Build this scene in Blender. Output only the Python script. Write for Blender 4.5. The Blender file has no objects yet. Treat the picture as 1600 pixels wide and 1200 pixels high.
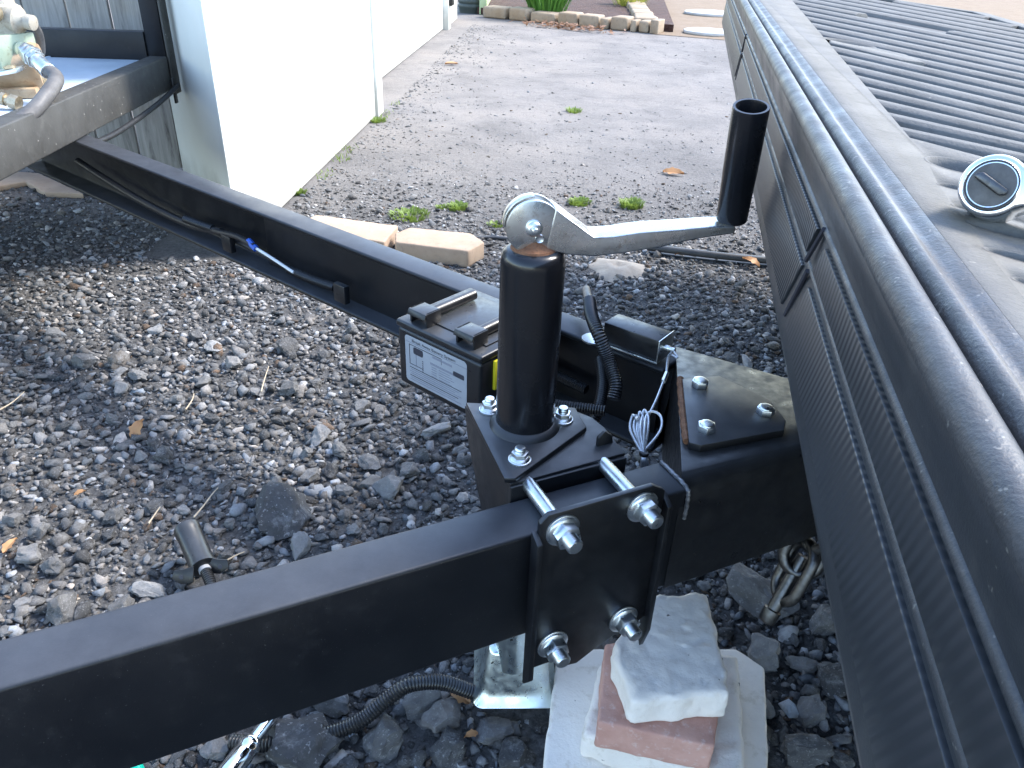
import bpy, bmesh, math, random
import numpy as np
from mathutils import Vector, Matrix

random.seed(7); rng = np.random.default_rng(7)
R = math.radians
scene = bpy.context.scene
# ------------------------------------------------------------------ camera
CAM_H, FPX, PITCH, ROLL = 0.88, 1200.0, R(31.0), R(-2.3)
fw = Vector((0, math.cos(PITCH), -math.sin(PITCH)))
r0 = Vector((1, 0, 0)); u0 = Vector((0, math.sin(PITCH), math.cos(PITCH)))
cr = r0*math.cos(ROLL) - u0*math.sin(ROLL)
cu = u0*math.cos(ROLL) + r0*math.sin(ROLL)
cam_d = bpy.data.cameras.new('camera'); cam = bpy.data.objects.new('camera', cam_d)
scene.collection.objects.link(cam)
mm = Matrix((cr, cu, -fw)).transposed().to_4x4(); mm.translation = (0, 0, CAM_H)
cam.matrix_world = mm
cam_d.sensor_width = 36.0; cam_d.lens = 36.0*FPX/1600.0
cam_d.clip_start = 0.01; cam_d.clip_end = 500
scene.camera = cam
scene.render.resolution_x, scene.render.resolution_y = 1024, 768
# ------------------------------------------------------------------ light
SUN_AZ, SUN_EL = R(66), R(47)          # azimuth from +Y towards +X
world = bpy.data.worlds.new('World'); scene.world = world; world.use_nodes = True
wn = world.node_tree; bg = wn.nodes['Background']
sky = wn.nodes.new('ShaderNodeTexSky'); sky.sky_type = 'NISHITA'; sky.sun_disc = False
sky.sun_elevation = SUN_EL; sky.sun_rotation = SUN_AZ; sky.air_density = 1.0; sky.dust_density = 0.8
wn.links.new(sky.outputs['Color'], bg.inputs['Color']); bg.inputs['Strength'].default_value = 0.15
sd = bpy.data.lights.new('sun', 'SUN'); sd.energy = 1.5; sd.angle = R(14); sd.color = (1.0, 0.955, 0.89)   # hazy sun: soft-edged shadows
sun = bpy.data.objects.new('sun', sd); scene.collection.objects.link(sun)
sv = Vector((math.sin(SUN_AZ)*math.cos(SUN_EL), math.cos(SUN_AZ)*math.cos(SUN_EL), math.sin(SUN_EL)))
sun.rotation_euler = sv.to_track_quat('Z', 'Y').to_euler(); sun.location = sv*20
vs = scene.view_settings; vs.view_transform = 'Standard'; vs.look = 'None'; vs.exposure = 2.38; vs.gamma = 1.0
vs.use_curve_mapping = False

# ------------------------------------------------------------------ helpers
col = scene.collection
CAMP = Vector((0, 0, CAM_H))
def ray(px, py): return fw + cr*((px-800)/FPX) + cu*((600-py)/FPX)
def at(px, py, z):                      # photo point on a level plane of the place
    d = ray(px, py); return CAMP + d*((z-CAM_H)/d.z)
def atp(px, py, P, n):                  # photo point on a given plane of the place
    d = ray(px, py); P = Vector(P); n = Vector(n); return CAMP + d*((P-CAMP).dot(n)/d.dot(n))
def V(*a): return Vector(a)
class Fr:                               # local frame
    def __init__(s, o, x, y, z): s.o, s.x, s.y, s.z = Vector(o), Vector(x).normalized(), Vector(y).normalized(), Vector(z).normalized()
    def p(s, a, b, c=0): return s.o + s.x*a + s.y*b + s.z*c
W = Fr((0,0,0), (1,0,0), (0,1,0), (0,0,1))

class MB:
    def __init__(s): s.v = []; s.f = []
    def add(s, vs, fs):
        o = len(s.v); s.v += [Vector(v) for v in vs]; s.f += [tuple(i+o for i in f) for f in fs]; return s
    def prism(s, poly, fr=W, a=0, b=1):
        n = len(poly)
        area = sum(poly[i][0]*poly[(i+1) % n][1]-poly[(i+1) % n][0]*poly[i][1] for i in range(n))
        if area < 0: poly = poly[::-1]
        vs = [fr.p(x, y, a) for x, y in poly] + [fr.p(x, y, b) for x, y in poly]
        fs = [tuple(range(n-1, -1, -1)), tuple(range(n, 2*n))] + [(i, (i+1) % n, n+(i+1) % n, n+i) for i in range(n)]
        if fr.x.cross(fr.y).dot(fr.z)*(b-a) < 0: fs = [f[::-1] for f in fs]
        return s.add(vs, fs)
    def box(s, a, b, fr=W):
        return s.prism([(a[0], a[1]), (b[0], a[1]), (b[0], b[1]), (a[0], b[1])], fr, a[2], b[2])
    def lathe(s, prof, o, axis=(0,0,1), seg=32, x=None):   # prof: (radius, height)
        ax = Vector(axis).normalized(); o = Vector(o)
        if x is None: x = ax.orthogonal().normalized()
        else: x = Vector(x).normalized()
        y = ax.cross(x); n = len(prof); vs = []
        for r, h in prof:
            for k in range(seg):
                t = 2*math.pi*k/seg; vs.append(o + ax*h + (x*math.cos(t)+y*math.sin(t))*max(r, 1e-5))
        fs = [(i*seg+k, i*seg+(k+1) % seg, (i+1)*seg+(k+1) % seg, (i+1)*seg+k) for i in range(n-1) for k in range(seg)]
        fs.append(tuple(range(seg-1, -1, -1))); fs.append(tuple((n-1)*seg+k for k in range(seg)))
        return s.add(vs, fs)
    def tube(s, path, rad, seg=10, closed=False):
        n = len(path); path = [Vector(p) for p in path]
        tg = []
        for i in range(n):
            a = path[(i-1) % n] if closed or i > 0 else path[0]; b = path[(i+1) % n] if closed or i < n-1 else path[-1]
            tg.append((b-a).normalized())
        u = tg[0].orthogonal().normalized(); vs = []
        for i in range(n):
            u = (u - tg[i]*u.dot(tg[i])).normalized(); w = tg[i].cross(u)
            r = rad(i/(n-1)) if callable(rad) else rad
            for k in range(seg):
                t = 2*math.pi*k/seg; vs.append(path[i]+(u*math.cos(t)+w*math.sin(t))*r)
        m = n if closed else n-1
        fs = [(i*seg+k, i*seg+(k+1) % seg, ((i+1) % n)*seg+(k+1) % seg, ((i+1) % n)*seg+k) for i in range(m) for k in range(seg)]
        if not closed: fs += [tuple(range(seg-1, -1, -1)), tuple((n-1)*seg+k for k in range(seg))]
        return s.add(vs, fs)
    def build(s, name, mat, parent=None, bevel=0, bseg=2, smooth=40, sub=0):
        me = bpy.data.meshes.new(name)
        lo = [min(v[i] for v in s.v) for i in range(3)]; hi = [max(v[i] for v in s.v) for i in range(3)]
        c = Vector([(lo[i]+hi[i])/2 for i in range(3)]); 
        if parent is None: c.z = lo[2]
        me.from_pydata([v-c for v in s.v], [], s.f); me.validate()
        if bevel or sub:
            bm = bmesh.new(); bm.from_mesh(me)
            if bevel:
                es = [e for e in bm.edges if len(e.link_faces) == 2 and e.calc_face_angle(0) > R(32)]
                bmesh.ops.bevel(bm, geom=es, offset=bevel, segments=bseg, profile=0.5, affect='EDGES', clamp_overlap=True)
            bm.to_mesh(me); bm.free()
        for p in me.polygons: p.use_smooth = True
        me.set_sharp_from_angle(angle=R(smooth))
        me.materials.append(mat)
        o = bpy.data.objects.new(name, me); col.objects.link(o)
        if parent is not None:
            o.parent = parent; o.location = c - wloc(parent)
        else: o.location = c
        return o
def wloc(o):
    l = o.location.copy()
    while o.parent: o = o.parent; l += o.location
    return l
def tag(o, label, cat, group=None):
    o['label'] = label; o['category'] = cat
    if group: o['group'] = group
    return o
def struct(o): o['kind'] = 'structure'; return o
def thing(name, loc, label, cat, group=None):
    o = bpy.data.objects.new(name, None); o.empty_display_size = 0.05; o.location = loc; col.objects.link(o)
    return tag(o, label, cat, group)
def spline(pts, n=12, closed=False):
    pts = [Vector(p) for p in pts]; out = []; m = len(pts)
    rngi = range(m) if closed else range(m-1)
    for i in rngi:
        g = lambda k: pts[k % m] if closed else pts[max(0, min(m-1, k))]
        a, b, c, d = g(i-1), g(i), g(i+1), g(i+2)
        for k in range(n):
            t = k/n
            out.append(0.5*((2*b)+(c-a)*t+(2*a-5*b+4*c-d)*t*t+(3*b-a-3*c+d)*t**3))
    if not closed: out.append(pts[-1])
    return out
def resample(path, step):
    path = [Vector(p) for p in path]; out = [path[0].copy()]; acc = 0
    for a, b in zip(path[:-1], path[1:]):
        L = (b-a).length; t = step-acc
        while t <= L: out.append(a.lerp(b, t/L)); t += step
        acc = (acc+L) % step
    return out
def conduit(path, r=0.0075, pitch=0.0032, seg=12):
    pts = resample(spline(path, 24), pitch/4); k = [0]
    m = MB(); n = len(pts)
    m.tube(pts, lambda t: r*(0.86 if int(round(t*(n-1))) % 4 == 0 else (1.0 if int(round(t*(n-1))) % 4 == 2 else 0.95)), seg)
    return m

# ------------------------------------------------------------------ materials
def nodes(name):
    m = bpy.data.materials.new(name); m.use_nodes = True
    return m, m.node_tree, m.node_tree.nodes['Principled BSDF']
def ramp(nt, fac, stops):
    r = nt.nodes.new('ShaderNodeValToRGB'); e = r.color_ramp.elements
    while len(e) > 1: e.remove(e[-1])
    for i, (p, c) in enumerate(stops):
        x = e[0] if i == 0 else e.new(p)
        x.position = p; x.color = (c, c, c, 1) if isinstance(c, (int, float)) else (*c, 1)
    nt.links.new(fac, r.inputs['Fac']); return r.outputs['Color']
def noise(nt, vec, scale, detail=4, rough=0.6, dist=0):
    n = nt.nodes.new('ShaderNodeTexNoise'); n.inputs['Scale'].default_value = scale; n.inputs['Detail'].default_value = detail
    n.inputs['Roughness'].default_value = rough; n.inputs['Distortion'].default_value = dist
    if vec is not None: nt.links.new(vec, n.inputs['Vector'])
    return n.outputs['Fac']
def mixc(nt, fac, a, b, mode='MIX'):
    n = nt.nodes.new('ShaderNodeMix'); n.data_type = 'RGBA'; n.blend_type = mode
    for sock, val in ((n.inputs[0], fac), (n.inputs[6], a), (n.inputs[7], b)):
        if hasattr(val, 'links'): nt.links.new(val, sock)
        elif isinstance(val, (int, float)): sock.default_value = val
        else: sock.default_value = (*val, 1)
    return n.outputs[2]
def math_(nt, op, a, b=0.0, clamp=False):
    n = nt.nodes.new('ShaderNodeMath'); n.operation = op; n.use_clamp = clamp
    for s, v in ((n.inputs[0], a), (n.inputs[1], b)):
        if hasattr(v, 'links'): nt.links.new(v, s)
        else: s.default_value = v
    return n.outputs[0]
def bump(nt, b, height, strength, dist):
    n = nt.nodes.new('ShaderNodeBump'); n.inputs['Strength'].default_value = strength; n.inputs['Distance'].default_value = dist
    nt.links.new(height, n.inputs['Height'])
    if b.inputs['Normal'].links: nt.links.new(b.inputs['Normal'].links[0].from_socket, n.inputs['Normal'])
    nt.links.new(n.outputs['Normal'], b.inputs['Normal'])
def vec(nt, kind='pos'):
    if kind == 'pos': return nt.nodes.new('ShaderNodeNewGeometry').outputs['Position']
    return nt.nodes.new('ShaderNodeTexCoord').outputs['Object']
def MAT(name, c1, c2=None, c3=None, scale=30, rough=0.5, rvar=0.12, metal=0, bs=0.0, bscale=400, bdist=0.001, spec=0.5, kind='pos', sharp=(0.35, 0.65), speck=None, coat=0, sky_sheen=None):
    m, nt, b = nodes(name); v = vec(nt, kind)
    c2 = c2 or c1
    n1 = noise(nt, v, scale, 6, 0.65)
    colr = mixc(nt, ramp(nt, n1, [(sharp[0], 0.0), (sharp[1], 1.0)]), c1, c2)
    if c3: colr = mixc(nt, ramp(nt, noise(nt, v, scale*4.3, 5, 0.7), [(0.55, 0.0), (0.72, 1.0)]), colr, c3)
    if speck:                                    # small dust specks: (colour, scale, threshold)
        colr = mixc(nt, ramp(nt, noise(nt, v, speck[1], 2, 0.5), [(speck[2], 0.0), (speck[2]+0.03, 1.0)]), colr, speck[0])
    if sky_sheen:                                     # sky light painted into the colour of upward faces, in dusty patches
        sx_ = nt.nodes.new('ShaderNodeSeparateXYZ'); nt.links.new(nt.nodes.new('ShaderNodeNewGeometry').outputs['Normal'], sx_.inputs[0])
        up = ramp(nt, sx_.outputs[2], [(0.55, 0.0), (0.95, 1.0)]); pat = ramp(nt, noise(nt, v, 14, 7, 0.75), [(0.25, 0.45), (0.75, 1.0)])
        colr = mixc(nt, math_(nt, 'MULTIPLY', math_(nt, 'MULTIPLY', up, pat), sky_sheen[1]), colr, sky_sheen[0])
    nt.links.new(colr, b.inputs['Base Color'])
    n2 = noise(nt, v, scale*2.1, 5, 0.6)
    nt.links.new(ramp(nt, n2, [(0.3, max(rough-rvar, 0.02)), (0.7, min(rough+rvar, 1))]), b.inputs['Roughness'])
    b.inputs['Metallic'].default_value = metal; b.inputs['Specular IOR Level'].default_value = spec
    b.inputs['Coat Weight'].default_value = coat
    if bs: bump(nt, b, noise(nt, v, bscale, 5, 0.6), bs, bdist)
    return m

BLACK = MAT('black_paint', (0.0060,0.0065,0.0082), (0.0095,0.0102,0.0122), (0.016,0.0165,0.018), scale=9, rough=0.38, rvar=0.09, spec=0.35, sky_sheen=((0.082,0.088,0.100), 0.62), bs=0.18, bscale=700, bdist=0.0004, speck=((0.10,0.10,0.10), 700, 0.73))
GLOSS = MAT('gloss_black_tube', (0.005,0.0055,0.0075), (0.008,0.0082,0.010), scale=14, rough=0.24, rvar=0.07, bs=0.06, bscale=500, bdist=0.0003, speck=((0.1,0.1,0.1), 700, 0.77))
SATIN = MAT('satin_black_plate', (0.0045,0.0048,0.006), (0.008,0.0085,0.010), scale=25, rough=0.40, rvar=0.1, bs=0.1, bscale=900, bdist=0.0003, sky_sheen=((0.095,0.098,0.105), 0.6), speck=((0.2,0.19,0.18), 600, 0.75))
COUP = MAT('worn_black_steel', (0.006,0.006,0.0075), (0.012,0.012,0.0125), (0.018,0.0178,0.0178), scale=35, rough=0.40, sky_sheen=((0.06,0.061,0.064), 0.35), rvar=0.14, bs=0.2, bscale=350, bdist=0.0006)
PLAST = MAT('black_plastic', (0.007,0.0075,0.009), (0.012,0.0125,0.014), scale=60, rough=0.36, rvar=0.1, bs=0.1, bscale=1500, bdist=0.0002, sky_sheen=((0.09,0.095,0.10), 0.5))
RUBBER = MAT('black_rubber', (0.010,0.010,0.012), (0.018,0.018,0.019), scale=80, rough=0.45, rvar=0.1)
ZINC = MAT('zinc_plated_steel', (0.62,0.66,0.68), (0.78,0.81,0.82), scale=60, rough=0.32, rvar=0.08, metal=1, bs=0.08, bscale=500, bdist=0.0003)
ZINCW = MAT('worn_zinc_crank', (0.56,0.55,0.52), (0.72,0.72,0.70), (0.45,0.41,0.36), scale=30, rough=0.30, rvar=0.1, metal=1, bs=0.15, bscale=180, bdist=0.0004)
GALV = MAT('zinc_foot', (0.55,0.62,0.64), (0.72,0.80,0.80), scale=40, rough=0.32, rvar=0.1, metal=1, speck=((0.06,0.06,0.05), 160, 0.70))
CHAIN = MAT('bare_chain_steel', (0.085,0.085,0.086), (0.13,0.13,0.13), (0.075,0.068,0.062), scale=70, rough=0.42, rvar=0.12, metal=1, bs=0.3, bscale=300, bdist=0.0006)
DIAL = MAT('brushed_dial', (0.07,0.065,0.06), (0.12,0.112,0.104), scale=90, rough=0.5, metal=0.4)
CHROME = MAT('chrome', (0.78,0.80,0.82), (0.86,0.87,0.88), scale=40, rough=0.10, rvar=0.05, metal=1)
RUST = MAT('rust_and_weld', (0.12,0.045,0.018), (0.22,0.10,0.045), (0.03,0.025,0.02), scale=120, rough=0.8, bs=0.6, bscale=300, bdist=0.001)
WELD = MAT('weld_bead', (0.10,0.10,0.105), (0.30,0.30,0.31), scale=160, rough=0.4, metal=0.6, bs=0.8, bscale=220, bdist=0.001)
RAIL = MAT('olive_grey_paint', (0.042,0.040,0.036), (0.060,0.058,0.053), (0.075,0.072,0.066), scale=12, rough=0.55, rvar=0.1, bs=0.25, bscale=220, bdist=0.0008, speck=((0.45,0.42,0.38), 110, 0.72))
DECKP = MAT('pale_blue_sheet', (0.42,0.50,0.58), (0.50,0.57,0.63), scale=4, rough=0.35, rvar=0.08, speck=((0.03,0.03,0.03), 60, 0.76))
VINYL = MAT('white_vinyl', (0.68,0.68,0.61), (0.72,0.72,0.66), scale=3, rough=0.42, rvar=0.05)
_m, nt, b = VINYL, VINYL.node_tree, VINYL.node_tree.nodes['Principled BSDF']
_p = vec(nt); _s = nt.nodes.new('ShaderNodeSeparateXYZ'); nt.links.new(_p, _s.inputs[0])
_d = math_(nt, 'ADD', _s.outputs[2], math_(nt, 'MULTIPLY', noise(nt, _p, 9, 6, 0.7), -0.22))
_old = b.inputs['Base Color'].links[0].from_socket
nt.links.new(mixc(nt, ramp(nt, _d, [(0.0, 0.55), (0.10, 0.0)]), _old, (0.34,0.31,0.26)), b.inputs['Base Color'])     # soil splashed up by rain
BRASS = MAT('dull_brass', (0.38,0.30,0.19), (0.50,0.42,0.30), (0.24,0.18,0.11), scale=50, rough=0.42, metal=0.85, bs=0.2, bscale=260, bdist=0.0006)
CREAMP = MAT('cream_cast_metal', (0.30,0.26,0.20), (0.40,0.36,0.29), (0.19,0.15,0.11), scale=40, rough=0.5, bs=0.3, bscale=200, bdist=0.001)
GREENP = MAT('pale_green_paint', (0.24,0.30,0.22), (0.32,0.37,0.27), (0.19,0.20,0.13), scale=25, rough=0.45, bs=0.15, bscale=200, bdist=0.0006)
HOSE = MAT('grey_hose_rubber', (0.075,0.07,0.066), (0.12,0.113,0.105), scale=40, rough=0.6, bs=0.2, bscale=500, bdist=0.0004)
TANRUST = MAT('tan_rusty_motor', (0.33,0.22,0.13), (0.46,0.35,0.23), (0.22,0.11,0.055), scale=18, rough=0.5, bs=0.2, bscale=150, bdist=0.001)
CONC = MAT('white_painted_concrete', (0.73,0.67,0.60), (0.79,0.735,0.67), (0.66,0.59,0.51), scale=16, rough=0.85, bs=0.45, bscale=120, bdist=0.002, speck=((0.12,0.1,0.09), 90, 0.74))
CONC2 = MAT('stained_concrete', (0.68,0.62,0.55), (0.76,0.70,0.63), (0.54,0.47,0.38), scale=9, rough=0.85, bs=0.6, bscale=90, bdist=0.003, speck=((0.10,0.08,0.06), 70, 0.72))
BRICK = MAT('red_brick', (0.42,0.22,0.17), (0.52,0.30,0.24), (0.56,0.42,0.37), scale=22, rough=0.9, bs=0.5, bscale=160, bdist=0.0015)
PAVER = MAT('tan_paver', (0.33,0.235,0.165), (0.39,0.29,0.21), (0.26,0.195,0.145), scale=14, rough=0.9, bs=0.4, bscale=180, bdist=0.0015)
EDGE = MAT('garden_edging_stone', (0.27,0.195,0.125), (0.33,0.26,0.185), (0.19,0.15,0.115), scale=6, rough=0.9, bs=0.6, bscale=50, bdist=0.006)
YELLOW = MAT('yellow_tag', (0.72,0.62,0.02), rough=0.5)
WHITEW = MAT('white_wire', (0.75,0.75,0.74), rough=0.35)
BLUEW = MAT('blue_terminal', (0.02,0.10,0.45), rough=0.4)
LABEL = MAT('sticker_paper', (0.31,0.315,0.325), (0.36,0.365,0.375), scale=30, rough=0.5)
INK = MAT('sticker_ink', (0.03,0.03,0.04), rough=0.6)
INKG = MAT('sticker_grey_ink', (0.22,0.22,0.25), rough=0.6)
TEAL = MAT('teal_plastic', (0.0,0.42,0.30), rough=0.3)
WIRE = MAT('steel_cable', (0.52,0.53,0.55), (0.66,0.67,0.69), scale=200, rough=0.35, metal=0.7)
DGREEN = MAT('dark_green_bin', (0.045,0.055,0.045), (0.06,0.07,0.06), scale=10, rough=0.5)
LGREEN = MAT('lime_green_board', (0.42,0.50,0.25), (0.46,0.53,0.3), scale=5, rough=0.6)
STEPW = MAT('white_stepping_stone', (0.42,0.41,0.385), (0.48,0.465,0.445), scale=10, rough=0.85, bs=0.3, bscale=60, bdist=0.004)
PIPE = MAT('black_edging_plastic', (0.035,0.037,0.042), (0.055,0.057,0.06), scale=12, rough=0.5)
TWIG = MAT('dry_twig', (0.36,0.28,0.19), (0.48,0.40,0.29), scale=80, rough=0.9)
def leafmat(name, a, b, tr=0.25):
    m, nt, p = nodes(name); v = vec(nt, 'obj')
    nt.links.new(mixc(nt, noise(nt, v, 60, 4), a, b), p.inputs['Base Color']); p.inputs['Roughness'].default_value = 0.6
    tb = nt.nodes.new('ShaderNodeBsdfTranslucent'); tb.inputs['Color'].default_value = (*b, 1)
    mx = nt.nodes.new('ShaderNodeMixShader'); mx.inputs[0].default_value = tr
    nt.links.new(p.outputs[0], mx.inputs[1]); nt.links.new(tb.outputs[0], mx.inputs[2])
    nt.links.new(mx.outputs[0], nt.nodes['Material Output'].inputs['Surface']); return m
DLEAF = leafmat('dry_leaf', (0.42,0.20,0.08), (0.58,0.34,0.16))
LITTER = leafmat('leaf_litter', (0.16,0.07,0.035), (0.34,0.20,0.12))
GRASS = leafmat('weed_green', (0.12,0.19,0.03), (0.22,0.30,0.06), 0.3)
SHRUB = leafmat('garden_plant_green', (0.04,0.13,0.02), (0.10,0.24,0.04), 0.3)
YSHRUB = leafmat('yellow_green_plant', (0.28,0.30,0.05), (0.42,0.42,0.09), 0.3)

# weathered wood, grain along local z
m, nt, b = nodes('weathered_wood'); WOOD = m
tc = nt.nodes.new('ShaderNodeTexCoord').outputs['Object']
oi = nt.nodes.new('ShaderNodeObjectInfo').outputs['Random']
mp = nt.nodes.new('ShaderNodeMapping'); mp.inputs['Scale'].default_value = (42, 42, 3.0); nt.links.new(tc, mp.inputs['Vector'])
cb = nt.nodes.new('ShaderNodeCombineXYZ'); nt.links.new(math_(nt, 'MULTIPLY', oi, 37.0), cb.inputs[2]); nt.links.new(cb.outputs[0], mp.inputs['Location'])
g = noise(nt, mp.outputs['Vector'], 1.0, 8, 0.72, 0.6)
c = ramp(nt, g, [(0.28, (0.07,0.062,0.055)), (0.44, (0.25,0.235,0.215)), (0.62, (0.36,0.34,0.31)), (0.8, (0.45,0.43,0.39))])
warm = ramp(nt, noise(nt, tc, 3.0, 4), [(0.45, 0.0), (0.7, 0.7)])
c = mixc(nt, warm, c, mixc(nt, 0.5, c, (0.24,0.17,0.09)))
nt.links.new(c, b.inputs['Base Color']); b.inputs['Roughness'].default_value = 0.9
bump(nt, b, g, 0.6, 0.004)

# stones: tint attribute per stone + fine relief
def stonemat(name, obj_random):
    m, nt, b = nodes(name)
    v = vec(nt, 'obj' if obj_random else 'pos')
    if obj_random:
        oi = nt.nodes.new('ShaderNodeObjectInfo').outputs['Random']
        t = ramp(nt, oi, [(0.0, (0.06,0.059,0.059)), (0.35, (0.11,0.108,0.106)), (0.6, (0.17,0.166,0.161)), (0.80, (0.225,0.22,0.213)), (0.92, (0.34,0.332,0.322)), (1.0, (0.13,0.114,0.098))])
        ad = nt.nodes.new('ShaderNodeVectorMath'); ad.operation = 'ADD'
        cbx = nt.nodes.new('ShaderNodeCombineXYZ'); nt.links.new(math_(nt, 'MULTIPLY', oi, 91.0), cbx.inputs[0])
        nt.links.new(v, ad.inputs[0]); nt.links.new(cbx.outputs[0], ad.inputs[1]); v = ad.outputs[0]
    else:
        an = nt.nodes.new('ShaderNodeAttribute'); an.attribute_name = 'tint'; t = an.outputs['Color']
    k_ = 0.022 if obj_random else 1.0
    n1 = noise(nt, v, 90*k_, 6, 0.7)
    c = mixc(nt, ramp(nt, n1, [(0.35, 0.55), (0.65, 0.0)]), t, mixc(nt, 1.0, t, (0.35,0.35,0.36), 'MULTIPLY'))
    patch = ramp(nt, noise(nt, v, 55*k_, 7, 0.78), [(0.52, 0.0), (0.66, 0.8)])         # pale lime dust stuck to the stone
    c = mixc(nt, patch, c, (0.21,0.207,0.202))
    sp = ramp(nt, noise(nt, v, 420*k_, 3, 0.6), [(0.60, 0.0), (0.68, 0.7)])
    c = mixc(nt, sp, c, (0.30,0.295,0.288))
    nt.links.new(c, b.inputs['Base Color']); b.inputs['Roughness'].default_value = 0.82; b.inputs['Specular IOR Level'].default_value = 0.4
    bump(nt, b, noise(nt, v, 330*k_, 7, 0.78), 1.0, 0.0030)
    return m
STONE = stonemat('crushed_stone', True); GRAVEL = stonemat('gravel_stone', False)

# ground: dark grit near, pale dusty compacted millings further on
m, nt, b = nodes('ground_grit'); GROUND = m
p = vec(nt); sp = nt.nodes.new('ShaderNodeSeparateXYZ'); nt.links.new(p, sp.inputs[0])
big = noise(nt, p, 0.9, 5, 0.6); mid = noise(nt, p, 5, 6, 0.65); fine = noise(nt, p, 70, 6, 0.75)
yy = math_(nt, 'ADD', sp.outputs[1], math_(nt, 'MULTIPLY', math_(nt, 'SUBTRACT', big, 0.5), 2.6))
yy = math_(nt, 'ADD', yy, math_(nt, 'MULTIPLY', math_(nt, 'SUBTRACT', mid, 0.5), 1.6))
dustf = ramp(nt, math_(nt, 'MULTIPLY', yy, 0.1), [(0.20, 0.0), (0.30, 0.65), (0.42, 1.0)])
grit = ramp(nt, fine, [(0.30, (0.030,0.029,0.029)), (0.5, (0.085,0.083,0.081)), (0.66, (0.15,0.147,0.144)), (0.78, (0.27,0.264,0.257))])
pale = ramp(nt, noise(nt, p, 2.2, 6, 0.62), [(0.3, (0.148,0.136,0.127)), (0.5, (0.198,0.182,0.169)), (0.7, (0.24,0.219,0.20))])
pale = mixc(nt, ramp(nt, noise(nt, p, 7.5, 8, 0.72, 0.4), [(0.30, 0.65), (0.46, 0.0)]), pale, (0.075,0.071,0.069))
pale = mixc(nt, ramp(nt, noise(nt, p, 1.1, 5, 0.6), [(0.46, 0.0), (0.62, 0.5)]), pale, (0.235,0.208,0.183))
pale = mixc(nt, ramp(nt, fine, [(0.30, 0.6), (0.47, 0.0)]), pale, (0.075,0.073,0.073))
pale = mixc(nt, ramp(nt, noise(nt, p, 160, 3, 0.6), [(0.60, 0.0), (0.70, 0.55)]), pale, (0.235,0.222,0.21))
nt.links.new(mixc(nt, dustf, grit, pale), b.inputs['Base Color']); b.inputs['Roughness'].default_value = 0.95
b.inputs['Specular IOR Level'].default_value = 0.25
bump(nt, b, fine, 0.6, 0.008); bump(nt, b, noise(nt, p, 9, 8, 0.75), 0.6, 0.03)

SAND = MAT('pale_sand', (0.175,0.12,0.072), (0.21,0.15,0.095), (0.14,0.095,0.058), scale=5, rough=0.95, bs=0.6, bscale=40, bdist=0.01)
MULCH = MAT('brown_mulch', (0.042,0.018,0.012), (0.075,0.034,0.022), (0.13,0.08,0.055), scale=9, rough=0.95, bs=1.0, bscale=30, bdist=0.03)
ANT = MAT('pale_sand_mound', (0.28,0.24,0.195), (0.34,0.30,0.25), scale=40, rough=0.95, bs=0.5, bscale=200, bdist=0.002)

# ================================================================== SETTING
def sheet(name, poly, z, mat, h=0.0):
    mb = MB()
    if h: mb.prism(poly, W, z-h, z)
    else: mb.add([(x, y, z) for x, y in poly], [tuple(range(len(poly)))])
    return struct(mb.build(name, mat))
ground = sheet('ground', [(-60,-60), (60,-60), (60,60), (-60,60)], 0.0, GROUND)

# stone shapes
def rock_mesh(seed, sub=3):
    rr = random.Random(seed); bm = bmesh.new(); bmesh.ops.create_icosphere(bm, subdivisions=sub, radius=1.0)
    cuts = [(Vector((rr.gauss(0,1), rr.gauss(0,1), rr.gauss(0,1))).normalized(), rr.uniform(0.48, 0.88)) for _ in range(18)]
    from mathutils import noise as mn
    for v in bm.verts:
        for n, d in cuts:
            k = v.co.dot(n)
            if k > d: v.co -= n*(k-d)*0.93
        v.co += v.co.normalized()*(mn.fractal(v.co*2.3+Vector((seed*3.1,0,0)), 0.9, 2.1, 6)*0.13)
    me = bpy.data.meshes.new('stone'); bm.to_mesh(me); bm.free()
    for q in me.polygons: q.use_smooth = True
    me.set_sharp_from_angle(angle=R(28)); me.materials.append(STONE); return me
rocks = [rock_mesh(i, 4) for i in range(12)]
def hull(seed, n):
    rr = random.Random(seed); bm = bmesh.new()
    for i in range(n):
        d = Vector((rr.gauss(0,1), rr.gauss(0,1), rr.gauss(0,1))).normalized()*rr.uniform(0.8, 1.05); bm.verts.new(d)
    bmesh.ops.convex_hull(bm, input=bm.verts)
    loose = [v for v in bm.verts if not v.link_faces]; bmesh.ops.delete(bm, geom=loose, context='VERTS')
    bmesh.ops.triangulate(bm, faces=bm.faces[:]); bm.verts.index_update()
    v = np.array([x.co[:] for x in bm.verts], np.float32); f = np.array([[q.index for q in t.verts] for t in bm.faces], np.int32); bm.free()
    return v, f
H_S = [hull(100+i, 9) for i in range(20)]; H_M = [hull(200+i, 15) for i in range(24)]

BLOCKERS = []      # (x, y, r) kept free of stones
def keep(P, marg=0.0):
    ok = np.ones(len(P), bool)
    for x, y, r in BLOCKERS: ok &= (P[:,0]-x)**2+(P[:,1]-y)**2 > (r+marg)**2
    return ok
def tints(n, pale=0.0):
    u = rng.random(n); t = np.empty((n, 3), np.float32)
    base = np.where(u < 0.40, rng.uniform(0.05, 0.13, n), np.where(u < 0.74, rng.uniform(0.13, 0.24, n), np.where(u < 0.93, rng.uniform(0.24, 0.38, n), rng.uniform(0.40, 0.58, n))))
    base = base*(1-pale)+pale*rng.uniform(0.08, 0.20, n)
    t[:] = base[:, None]; wv = rng.normal(0.035, 0.05, n); t[:,0] *= 1+wv; t[:,2] *= 1-wv
    br = rng.random(n) < 0.03; t[br] = np.array([0.13,0.085,0.055])*rng.uniform(0.6, 1.4, (br.sum(),1)); return t
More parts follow.
